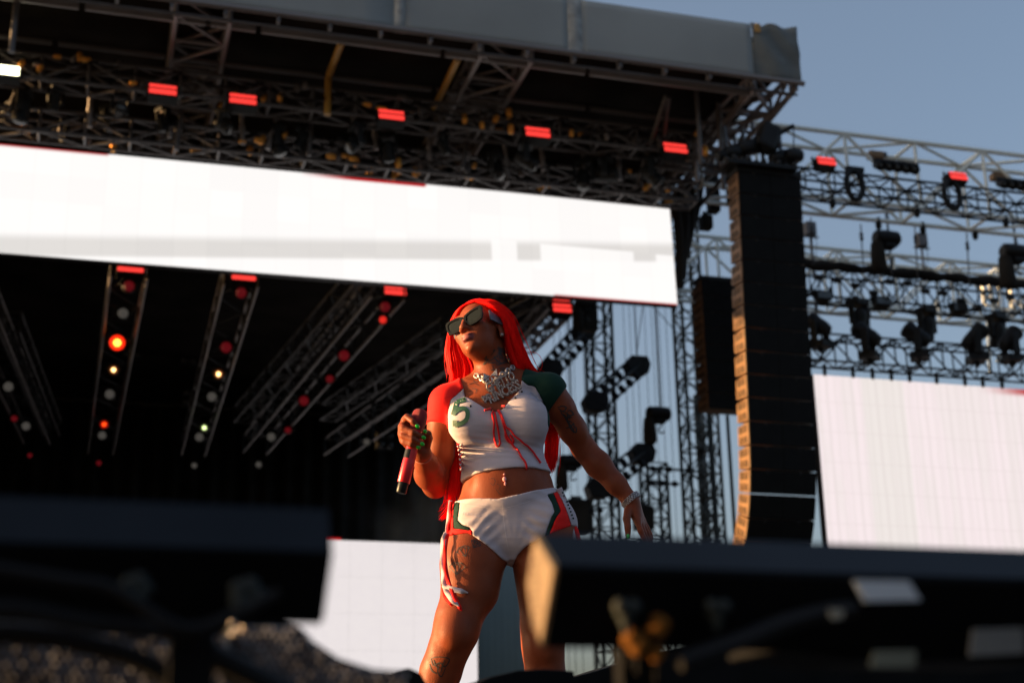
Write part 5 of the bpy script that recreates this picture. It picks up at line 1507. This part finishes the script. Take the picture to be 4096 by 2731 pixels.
pendant_line('GHETTO', -.036, .005, .042, .102)
pendant_line('PRINCESS', -.064, -.030, .046, .134)
# bracelet on the hanging wrist, thin band on the other, earring, navel jewel
bd = Vector(WRL - ELL).normalized(); bracelet = empty('bracelet', parent=person)
bc = Vector(LP(2524, 2000, .10)); e_a = bd.orthogonal().normalized(); e_b = bd.cross(e_a)
for row in range(3):
    for k in range(22):
        t = 2 * math.pi * (k + .5 * (row % 2)) / 22
        p = bc + (e_a * math.cos(t) + e_b * math.sin(t)) * .0325 + bd * (row - 1) * .0068
        MB().box(p, (.0062, .0062, .0060), Matrix((e_a * math.cos(t) + e_b * math.sin(t), bd, (e_a * math.cos(t) + e_b * math.sin(t)).cross(bd))).transposed()).build('bracelet_link', M_SILVER, bracelet)
wd = Vector(WRR - ELR).normalized(); e_a = wd.orthogonal().normalized(); e_b = wd.cross(e_a)
M_BAND = simple('wrist_band', (.30, .08, .05), .5)
MB().path([Vector(WRR) - wd * .006 + (e_a * math.cos(t) + e_b * math.sin(t)) * .029 for t in np.linspace(0, 2 * math.pi, 20, endpoint=False)], .0028, 6, closed=True).build('wrist_band', M_BAND, person, True)
MB().sphere(H(.0785, .000, -.042), .0062, 8, 6).build('earring', M_SILVER, person)
M_PINK = simple('pink_gem', (.75, .30, .30), .15)
q = MB(); p = drape(BV_BODY, *c2([(655, 118)])[0], .003); q.sphere(p, .007, 8, 6, (.9, .6, 1.2)); q.sphere(p + Vector((.002, -.002, -.015)), .004, 8, 6, (.8, .6, 1.6)); q.sphere(p + Vector((-.001, 0, .016)), .003)
q.build('navel_jewel', M_PINK, person, True)

# ---- sunglasses, in the head's own frame
M_FRAME, _n4, _b4 = mat_new('black_acetate'); setp(_b4, Base_Color=(.008, .009, .010, 1), Roughness=.06, Specular_IOR_Level=.05)
M_LENS, _n5, _b5 = mat_new('dark_lens'); setp(_b5, Base_Color=(.010, .013, .014, 1), Roughness=.05, Specular_IOR_Level=.06)
M_TEMPLE = simple('sky_sheen_acetate', (.055, .065, .085), .35, var=.1)  # sky reflection on glossy black temples, put into the colour
glasses = empty('sunglasses', parent=person); glasses.matrix_local = Matrix.Translation(Vector(HC + HM @ np.array([.003, .006, -.009]))) @ Matrix(HM.tolist()).to_4x4()
def lens_outline(s, g):
    o_, i_, t_, b_ = .069 + g, .0085 - g * .8, .036 + g, -.004 - g
    pts = [(i_, .026 + g), (.016, t_ - .004), (.03, t_), (.05, t_ + .002), (o_ - .006, t_ + .001), (o_, t_ - .006), (o_ - .002, .012), (o_ - .008, b_ + .006), (.048, b_), (.026, b_), (.014, b_ + .007), (i_, .014)]
    return [Vector((s * x, -.108 + .11 * x * x * 3.2, z)) for x, z in pts]
for s in (-1, 1):
    a = lens_outline(s, 0.0); b = lens_outline(s, .0082); n = len(a)
    fr = MB(); th = Vector((0, .006, 0))
    vs = a + b + [v + th for v in a] + [v + th for v in b]
    fs = []
    for k in range(n):
        j = (k + 1) % n
        fs += [(k, j, n + j, n + k), (2 * n + k, 3 * n + k, 3 * n + j, 2 * n + j), (n + k, n + j, 3 * n + j, 3 * n + k), (k, 2 * n + k, 2 * n + j, j)]
    fr.add(vs, fs).build('rim', M_FRAME, glasses, bevel=.0008)
    ln = MB(); ln.add([v + Vector((0, .003, 0)) for v in a], [tuple(range(n))]); lo = ln.build('lens', M_LENS, glasses)
    tp = MB()
    y0, y1, xx = -.062, .018, s * .0775
    poly = [Vector((s * .0735, y0, .042)), Vector((s * .0735, y0, .004)), Vector((s * .0755, y0 + .03, .005)), Vector((xx + s * .004, y1, .003)), Vector((xx + s * .004, y1, .019)), Vector((s * .0755, y0 + .03, .038))]
    tp.prism(poly, (s * .005, 0, 0)).build('temple', M_TEMPLE, glasses, bevel=.001)
    dt = MB(); dt.sphere((s * .062, -.0925, .030), .0026, 6, 4); dt.build('rivet', M_GOLD, glasses)
MB().box((0, -.106, .022), (.020, .006, .010)).build('bridge', M_FRAME, glasses, bevel=.001)

# ---- hair
M_HAIR, _n6, _b6 = mat_new('red_hair')
co, fac = noise_mix(_n6, 5.0, (.70, .0055, .0055), (.95, .012, .0085), 5.0, stretch=(26, 26, 1.5), lo=.3, hi=.7)
_n6.links.new(co, _b6.inputs['Base Color']); setp(_b6, Roughness=.45, Specular_IOR_Level=.04)
cap_f = Field(HC - .16, HC + .16, .004)
cap_f.ell(H(0, .016, .046), (.081, .098, .090), .01, HM)
X, Y, Z = [a.reshape([-1 if k == i else 1 for k in range(3)]) for i, a in enumerate(cap_f.ax)]
hx = (X - HC[0]) * HM[0, 0] + (Y - HC[1]) * HM[1, 0] + (Z - HC[2]) * HM[2, 0]
hy = (X - HC[0]) * HM[0, 1] + (Y - HC[1]) * HM[1, 1] + (Z - HC[2]) * HM[2, 1]
hz = (X - HC[0]) * HM[0, 2] + (Y - HC[1]) * HM[1, 2] + (Z - HC[2]) * HM[2, 2]
cut = -(hy * .72 + hz * .70 - .034 + 3.0 * hx * hx)
Vc, Fc = surface_nets(np.maximum(cap_f.F, cut).astype(np.float32), cap_f.lo, cap_f.h)
hair = np_mesh('hair', Vc, Fc, M_HAIR, person, 2)
tag(hair, 'long straight bright red hair')
hr = random.Random(11)
def lock(name, guides, n, jit=.006, r=.0022, tip=.4, seg=7, wave=.004):
    """strands that run between neighbouring guide curves; a guide is a list of (px, py, dy)"""
    gs = [np.array([LP(*q) for q in spline([np.array(p, float) for p in g], seg)]) for g in guides]
    m = min(len(g) for g in gs); gs = [g[np.linspace(0, len(g) - 1, m).astype(int)] for g in gs]
    mb = MB()
    for i in range(n):
        t = hr.random() * (len(gs) - 1); k = min(int(t), len(gs) - 2); t -= k
        c = gs[k] * (1 - t) + gs[k + 1] * t
        off = np.array([hr.gauss(0, jit), hr.gauss(0, jit * 1.6), 0])
        ph = hr.uniform(0, 6.3); fr = hr.uniform(.15, .3)
        end = m if hr.random() > tip else int(m * hr.uniform(.72, 1))
        rr = r * hr.uniform(.6, 1.35)
        pts = []; rad = []
        for j in range(end):
            s = j / (m - 1)
            pts.append(c[j] + off * (.25 + .75 * s) + np.array([math.sin(ph + j * fr), math.cos(ph + j * fr), 0]) * wave * s)
            rad.append(rr * (1 if j < end - 4 else max(.15, (end - 1 - j) / 4)))
        mb.path(pts, rr, 4, rad)
    return mb.build(name, M_HAIR, hair, True)
T = (1912, 1206, -.02)
lock('hair_lock', [[(1895, 1208, -.03), (1848, 1230, -.01), (1814, 1285, .03), (1797, 1350, .05), (1791, 1410, .06), (1800, 1470, .06), (1812, 1520, .07), (1815, 1580, .09), (1812, 1700, .11)],
                   [(1905, 1204, -.02), (1840, 1240, .0), (1815, 1310, .04), (1815, 1380, .06), (1830, 1450, .06), (1835, 1500, .07), (1830, 1560, .09), (1825, 1700, .11)],
                   [(1915, 1203, .0), (1850, 1250, .02), (1840, 1330, .05), (1850, 1400, .06), (1880, 1470, .06), (1880, 1520, .07), (1860, 1600, .10), (1850, 1700, .12)],
                   [(1920, 1203, .02), (1870, 1260, .06), (1870, 1340, .08), (1890, 1420, .09), (1915, 1480, .09), (1910, 1530, .09), (1900, 1600, .11), (1880, 1700, .12)]], 720, .006, .0027, wave=.002)
lock('hair_lock', [[(1905, 1203, -.03), (1960, 1222, -.06), (2010, 1262, -.05), (2040, 1320, -.035), (2070, 1400, -.01), (2105, 1470, .02), (2135, 1500, .06), (2160, 1560, .11), (2190, 1680, .13)],
                   [(1915, 1202, -.02), (1975, 1212, -.03), (2040, 1270, -.02), (2070, 1350, .0), (2095, 1410, .02), (2125, 1470, .05), (2150, 1500, .08), (2170, 1560, .12), (2200, 1680, .13)],
                   [(1905, 1204, -.04), (1965, 1224, -.06), (2006, 1266, -.05), (2024, 1330, -.03), (2046, 1420, -.0), (2070, 1480, .02), (2090, 1510, .06), (2110, 1560, .10), (2150, 1680, .13)],
                   [(1930, 1206, .04), (1975, 1240, .05), (2010, 1300, .06), (2025, 1370, .06), (2040, 1440, .07), (2060, 1490, .08), (2080, 1560, .11), (2120, 1680, .13)]], 720, .006, .0026, wave=.002)
# behind the back, down to the waist
lock('hair_lock', [[(1812, 1600, .12), (1810, 1720, .13), (1812, 1800, .12), (1810, 1880, .12), (1800, 1960, .12), (1805, 2040, .12)],
                   [(1835, 1600, .13), (1835, 1720, .135), (1838, 1800, .13), (1838, 1880, .12), (1830, 1960, .12), (1825, 2030, .12)],
                   [(1900, 1600, .13), (1900, 1750, .14), (1900, 1880, .13), (1900, 1960, .13)]], 190, .008, .0024, .7, wave=.008)
lock('hair_lock', [[(1802, 1900, .11), (1800, 1960, .10), (1800, 2010, .09), (1790, 2045, .08), (1765, 2075, .07)],
                   [(1812, 1900, .11), (1812, 1970, .10), (1806, 2020, .09), (1795, 2055, .08), (1772, 2092, .07)]], 46, .007, .0016, .9, wave=.006)
lock('hair_lock', [[(2120, 1560, .12), (2160, 1650, .13), (2180, 1740, .135), (2185, 1820, .135), (2185, 1880, .13)],
                   [(2190, 1580, .12), (2205, 1650, .13), (2208, 1740, .135), (2200, 1820, .135), (2198, 1890, .13)],
                   [(2215, 1640, .12), (2222, 1690, .125), (2228, 1760, .13), (2224, 1830, .13), (2214, 1885, .13)]], 240, .005, .0024, .6)
# stray hairs
for gd in ([[(1895, 1208, -.03), (1845, 1232, .0), (1805, 1285, .03), (1792, 1350, .05), (1786, 1410, .06), (1792, 1470, .06), (1800, 1520, .06), (1770, 1580, .06)],
            [(1905, 1204, -.02), (1838, 1240, .0), (1815, 1310, .04), (1815, 1380, .05), (1830, 1450, .06), (1835, 1500, .06), (1800, 1560, .06)]],
           [[(1905, 1200, -.03), (1965, 1214, -.05), (2020, 1256, -.04), (2050, 1316, -.03), (2082, 1400, -.01), (2118, 1465, .02), (2150, 1498, .06)],
            [(1915, 1199, -.02), (1980, 1206, -.03), (2048, 1262, -.02), (2080, 1350, .0), (2104, 1410, .02), (2134, 1470, .05), (2160, 1500, .08)]],
           [[(1802, 1700, .12), (1800, 1850, .12), (1792, 1960, .10), (1770, 2050, .08)], [(1815, 1700, .12), (1815, 1850, .12), (1805, 1960, .10), (1790, 2070, .08)]],
           [[(2205, 1650, .12), (2226, 1740, .13), (2222, 1830, .13), (2210, 1900, .13)], [(2215, 1650, .12), (2232, 1740, .13), (2228, 1840, .13), (2205, 1905, .13)]]):
    lock('stray_hair', gd, 26, .010, .0008, .6, wave=.006)
fly = MB()
for pts in ([(1720, 1640, .02), (1726, 1610, .02), (1745, 1580, .03), (1790, 1545, .04)], [(1716, 1665, .01), (1722, 1625, .02), (1738, 1592, .03), (1770, 1560, .04)],
            [(2110, 1495, .03), (2150, 1490, .03), (2168, 1465, .03), (2165, 1435, .03), (2150, 1415, .03), (2120, 1405, .02)], [(1800, 2000, .08), (1775, 2030, .06), (1752, 2045, .05)],
            [(1800, 2010, .08), (1780, 2050, .06), (1768, 2075, .05)], [(1802, 1990, .08), (1775, 2010, .06), (1758, 2035, .05)], [(1915, 1200, 0), (1918, 1192, 0), (1925, 1198, .01)]):
    fly.path([LP(*q) for q in spline([np.array(p, float) for p in pts], 6)], .0009, 3)
fly.build('stray_hair', M_HAIR, hair, True)

# ---- microphone: a thing of its own, held in the hand
m0, m1 = Vector(LP(1679, 1664, -.162)), Vector(LP(1604, 1972, -.162))
axm = (m1 - m0).normalized(); Lm = (m1 - m0).length
mic = empty('microphone', person.matrix_basis @ m0, (0, 0, 0)); mic.rotation_mode = 'QUATERNION'
mic.rotation_quaternion = (Matrix.Rotation(PYAW, 3, 'Z').to_quaternion() @ Vector((0, 0, 1)).rotation_difference(axm))
tag(mic, 'red cordless microphone with black end cap gripped in the performer\'s fist', 'microphone')
M_MIC = simple('red_mic_paint', (.55, .010, .018), .30, .2, var=.08); M_MICH = simple('red_mic_grille', (.22, .006, .012), .6, .2, bump=.8, bscale=900)
M_BLK = simple('black_plastic', (.010, .010, .011), .35, Specular_IOR_Level=.15)
MB().lathe([(.012, -.022), (.019, -.019), (.0245, -.010), (.0262, .004), (.0262, .022), (.024, .028), (.0235, .036), (.0195, .050)], 20).build('grille', M_MICH, mic, True)
MB().lathe([(.0195, .050), (.0190, .11), (.0195, .125)], 20).build('neck', M_MIC, mic, True)
MB().lathe([(.0195, .125), (.0195, .147)], 20).build('collar', M_MIC, mic, True)
_vl = mic.rotation_quaternion.inverted() @ ((Matrix.Rotation(PYAW, 3, 'Z') @ Vector((-.75, -.66, 0))))
_va = math.atan2(_vl.y, _vl.x)
_arc = [_va + t for t in np.linspace(-.85, .85, 9)]
MB().add([Vector((.0203 * math.cos(t), .0203 * math.sin(t), z)) for z in (.116, .146) for t in _arc] + [Vector((.019 * math.cos(t), .019 * math.sin(t), z)) for z in (.116, .146) for t in _arc],
         [(i, i + 1, 10 + i, 9 + i) for i in range(8)] + [(18 + i, 27 + i, 28 + i, 19 + i) for i in range(8)]).build('display_window', M_BLK, mic)
MB().lathe([(.0195, .147), (.0205, .16), (.0205, Lm - .036), (.0195, Lm - .034)], 20).build('handle', M_MIC, mic, True)
MB().lathe([(.0172, Lm - .034), (.0172, Lm - .004), (.015, Lm)], 20).build('end_cap', M_BLK, mic, True)
# =================================================================== FOREGROUND GEAR ON THE STAGE LIP
M_SKYTOP = simple('sky_sheen_metal', (.010, .014, .021), .6, .0, var=.15, Specular_IOR_Level=.12)  # blue of the reflected sky is put into the black metal's colour
M_FRONT = simple('black_front', (.004, .004, .0045), .6, var=.3, Specular_IOR_Level=.05)
M_PLY = simple('plywood_end', (.14, .088, .046), .7, var=.15, scale=14, bump=.2)
def bar_section(pts, X):
    """pixels of an end profile, all at the same X: gives (Y, z) for each"""
    out = []
    for x, y in pts:
        d = ray4(x * K, y * K); Y = X / (d.x / d.y); out.append((Y, CAM_Z + Y * d.z / d.y))
    return out
def wedge_bar(name, label, sec, X0, X1, end_mat):
    T, Kk, KB, B, Mm = sec
    r = empty(name, ((X0 + X1) / 2, B[0], STAGE_Z)); tag(r, label, 'light bar', 'light bars along the stage lip')
    L = r.location
    V3 = lambda q, x: Vector((x, q[0], q[1])) - L
    cs = [T, Kk, KB, B, Mm]
    vs = [V3(q, X0) for q in cs] + [V3(q, X1) for q in cs]; n = 5
    def face(i, nm, mat):
        j = (i + 1) % n
        a, b, c, d = vs[i], vs[j], vs[n + j], vs[n + i]
        nrm = (b - a).cross(d - a).normalized() * .004
        MB().add([a, b, c, d, a - nrm, b - nrm, c - nrm, d - nrm], [(0, 1, 2, 3), (7, 6, 5, 4), (0, 4, 5, 1), (1, 5, 6, 2), (2, 6, 7, 3), (3, 7, 4, 0)]).build(nm, mat, r)
    face(0, 'back_plate', M_FRONT); face(1, 'back_plate', M_FRONT); face(2, 'bottom_plate', M_FRONT); face(3, 'front_plate', M_FRONT); face(4, 'sloping_top', M_SKYTOP)
    for x, s in ((X0, -1), (X1, 1)):
        MB().prism([V3(q, x) + Vector((s * .0025, 0, 0)) for q in cs], (-s * .009, 0, 0)).build('end_plate', end_mat, r, bevel=.001)
    for x in (X0 + .10, X1 - .10):
        zb_ = B[1]; MB().box(Vector((x, (KB[0] + Kk[0]) / 2 + .012, (STAGE_Z + zb_) / 2)) - L, (.035, .02, zb_ - STAGE_Z + .06)).build('leg', M_FRONT, r)
        MB().box(Vector((x, (KB[0] + Kk[0]) / 2, STAGE_Z + .006)) - L, (.09, .12, .012)).build('foot', M_FRONT, r)
    return r
X0 = .37
sec = bar_section([(1235, 1233), (1217, 1338), (1225, 1401), (1247, 1479), (1277, 1305)], X0)
rb_bar = wedge_bar('stage_light_bar', 'right hand wedge light bar with sunlit plywood end', sec, X0, X0 + 1.35, M_PLY)
# dim lettering on the plywood end
M_PRINT = simple('faded_print', (.07, .045, .03), .8)
cy = (sec[0][0] + sec[3][0]) / 2 + .006; cz_ = (sec[0][1] + sec[3][1]) / 2
pr = MB()
for k_ in range(9):
    pr.box((X0 - .0030, cy + .004 * math.sin(k_ * 2.1), cz_ - .030 + k_ * .0068), (.001, .011 + .003 * math.sin(k_ * 1.7), .0042))
q = pr.build('faded_lettering', M_PRINT, None); q.parent = rb_bar; q.location = -rb_bar.location; tag(q, 'row of blurred dark lettering on the plywood', kind='stuff')
XL0 = .180
dM = ray4(757 * K, 1272 * K); 
secL = bar_section([(752, 1176), (742, 1300), (736, 1380), (735, 1426), (757, 1272)], XL0)
lb_bar = wedge_bar('stage_light_bar', 'left hand black wedge light bar with blue sky sheen coloured into its sloping top', secL, XL0 - 1.0, XL0, M_FRONT)
# knobs, orange plugs, white labels
M_KNOB = simple('grey_knob', (.017, .021, .021), .7, Specular_IOR_Level=.2); M_ORANGE = simple('orange_plug', (.13, .05, .008), .8, Specular_IOR_Level=.1); M_LABEL = simple('white_label', (.40, .42, .46), .6, var=.08)
def at(x, y, d): 
    v = ray4(x * K, y * K); d = d * .86 if d < 2 else d; return CAM_POS + v * (d / v.y)
def knob(x, y, d, r, label, heart=False):
    o = empty('clamp_knob', at(x, y, d)); tag(o, label, 'knob', 'clamp knobs on the light bars')
    for k_ in range(5 if not heart else 2):
        a = 2 * math.pi * k_ / 5 if not heart else (.6 if k_ == 0 else 2.5)
        MB().sphere((math.cos(a) * r * .55, -.004, math.sin(a) * r * .55), r * .52, 8, 6).build('lobe', M_KNOB, o, True)
    if heart: MB().lathe([(.002, -r * 1.35), (r * .55, -r * .3), (r * .8, .1 * r), (r * .3, r * .3)], 10).build('stem', M_KNOB, o, True)
    MB().tube((0, 0, 0), (0, .04, 0), r * .35, 8).build('bolt', M_FRONT, o)
knob(312, 1352, 1.29, .012, 'grey lobed knob on the left light bar, nearer its middle'); knob(566, 1368, 1.29, .014, 'grey lobed knob on the left light bar, nearer its right end')
knob(1436, 1405, 1.30, .013, 'grey heart-shaped clamp under the right light bar, nearer the plywood', True); knob(1646, 1403, 1.30, .012, 'grey heart-shaped clamp under the right light bar, farther from the plywood', True)
for i, (x, y, r) in enumerate(((1450, 1462, .007), (1468, 1480, .008), (1513, 1436, .009), (1510, 1500, .006))):
    o = empty('cable_plug', at(x, y, 1.31)); tag(o, 'blurred orange cable plug under the right light bar, %s of the cluster' % ORD[i], 'plug', 'orange plugs')
    MB().lathe([(r * .5, -r * 1.2), (r, -r * .8), (r, r * .6), (r * .6, r)], 10, axis=(.4, -.3, .8)).build('shell', M_ORANGE, o, True)
    MB().tube((0, 0, 0), (.01, .03, -.02), r * .35, 6).build('cord', M_CABLE, o)
def labelplate(pts, d, label, mat=None):
    c = [at(x, y, d) for x, y in pts]; o = MB().prism([p - c[0] for p in c], (0, .003, 0)).build('paper_label', mat or M_LABEL, None, bevel=.0006); o.location = c[0]
    tag(o, label, 'label', 'labels on the right light bar')
labelplate([(1962, 1332), (2088, 1334), (2116, 1378), (1988, 1380)], 1.245, 'bright white slanted label on the right light bar')
labelplate([(1905, 1398), (1940, 1398), (1938, 1418), (1912, 1422)], 1.27, 'tiny pale label left of the bright one', simple('beige_label', (.20, .19, .16), .7))
labelplate([(2236, 1444), (2352, 1440), (2356, 1500), (2228, 1506)], 1.27, 'dim grey label at the right edge of the bar', simple('grey_label', (.10, .095, .09), .8))
labelplate([(2008, 1494), (2106, 1492), (2102, 1532), (2000, 1532)], 1.27, 'dim olive label hanging below the bar', simple('olive_label', (.10, .10, .075), .8))
# a black shroud box closes the right bar's underside
bx = empty('black_case', at(2100, 1450, 1.36)); tag(bx, 'black equipment case under the right end of the light bar', 'case')
cpts = [at(1790, 1330, 1.36), at(2420, 1350, 1.36), at(2420, 1520, 1.36), at(1990, 1515, 1.36), at(1800, 1490, 1.36)]
MB().prism([p - bx.location for p in cpts], (0, .12, 0)).build('shell', M_FRONT, bx, bevel=.003)
MB().box((.0, -.004, .0), (.10, .006, .008)).build('handle', M_CABLE, bx)
# drooping cables
def cable(pts, d, r, label):
    o = MB().path([at(*q, d) for q in spline([np.array(p, float) for p in pts], 8)], r, 8).build('cable', M_CABLE, None, True); tag(o, label, 'cable', 'cables on the stage lip')
cable([(-60, 1452), (60, 1455), (200, 1478), (330, 1520), (450, 1600)], 1.40, .009, 'black cable drooping across the bottom left corner')
cable([(300, 1380), (390, 1440), (480, 1500), (560, 1540), (680, 1600)], 1.42, .011, 'black cable hanging under the left light bar')
cable([(-40, 1395), (60, 1400), (180, 1425), (300, 1440), (460, 1450)], 1.32, .008, 'black cable slung along the left light bar')
cable([(1560, 1520), (1700, 1470), (1800, 1430), (1900, 1405), (1960, 1400)], 1.30, .008, 'black cable looping up under the right light bar')
cable([(-30, 1300), (150, 1330), (260, 1350), (420, 1440), (540, 1410), (640, 1360)], 1.28, .0045, 'thin cable hanging in front of the left light bar')
# rounded floor monitors with sparkling perforated faces, behind the left bar
M_PERF, nt_, b_ = mat_new('perforated_steel')
co_, f_ = noise_mix(nt_, 9, (.14, .12, .118), (.46, .40, .39), lo=.36, hi=.70); nt_.links.new(co_, b_.inputs['Base Color']); setp(b_, Roughness=.3, Metallic=.85)
def monitor(label, outline, d, depth):
    d = d * .86
    c = [at(x, y, d / .86) for x, y in outline]; r = empty('floor_monitor', (c[len(c) // 2].x, d, STAGE_Z)); tag(r, label, 'monitor', 'floor monitors')
    base = [Vector((p.x, p.y, p.z)) - r.location for p in c]
    poly = base + [Vector((base[-1].x, base[-1].y, 0)), Vector((base[0].x, base[0].y, 0))]
    MB().prism(poly, (0, depth, 0)).build('cabinet', M_FRONT, r, bevel=.004)
    # perforated grille: many small steel domes in rows
    x0, x1 = min(p.x for p in base), max(p.x for p in base); zt_ = max(p.z for p in base)
    dm = MB(); st_ = .0070; row = 0; z = .012
    xs_ = [p.x for p in base]; zs_ = [p.z for p in base]
    while z < zt_:
        x = x0 + (st_ / 2 if row % 2 else 0)
        while x < x1:
            top = np.interp(x, xs_, zs_)
            if z < top - .004 and z > top - .16:
                jx, jz = lr.uniform(-.0018, .0018), lr.uniform(-.0018, .0018)
                dm.add([Vector((x + (jx if k_ == 4 else a * .0030), -.0045 if k_ == 4 else -.001, z + (jz if k_ == 4 else b * .0030))) for k_, (a, b) in enumerate(((-1, -1), (1, -1), (1, 1), (-1, 1), (0, 0)))], [(0, 1, 4), (1, 2, 4), (2, 3, 4), (3, 0, 4)])
            x += st_
        z += st_ * .87; row += 1
    tag(dm.build('grille', M_PERF, r), kind='stuff')
monitor('low rounded floor monitor with sparkling grille at bottom left', [(-80, 1428), (120, 1432), (260, 1440), (420, 1442), (520, 1450)], 1.60, .3)
monitor('floor monitor with sparkling grille whose rounded shoulder cuts into the white wall', [(535, 1418), (640, 1424), (690, 1436), (720, 1470), (780, 1510), (860, 1535), (935, 1540)], 1.62, .3)
# dark lump before the performer's feet and gear at the right
def lump(label, outline, d, depth, mat, name, cat):
    c = [at(x, y, d) for x, y in outline]; r = empty(name, (c[0].x, d, STAGE_Z)); tag(r, label, cat)
    base = [p - r.location for p in c]
    poly = base + [Vector((base[-1].x, base[-1].y, 0)), Vector((base[0].x, base[0].y, 0))]
    MB().prism(poly, (0, depth, 0)).build('body', mat, r, bevel=.004)
    MB().box(((base[0].x + base[-1].x) / 2, -.006, base[0].z * .4), (abs(base[-1].x - base[0].x) * .7, .01, .02)).build('handle', M_CABLE, r)
lump('black bag lying at the bottom edge below the performer\'s bent knee', [(880, 1572), (905, 1540), (940, 1532), (968, 1545), (985, 1575)], 2.2, .2, M_FRONT, 'gear_bag', 'bag')
lump('low black hump in front of the performer\'s legs', [(1080, 1572), (1130, 1552), (1190, 1538), (1250, 1535), (1320, 1540)], 2.4, .2, M_FRONT, 'cable_ramp', 'ramp')
lump('sloping black deck case at lower right, rising to the right', [(1290, 1562), (1370, 1540), (1480, 1505), (1640, 1470), (1900, 1460), (2100, 1470), (2400, 1480)], 4.3, .5, M_FRONT, 'deck_case', 'case')
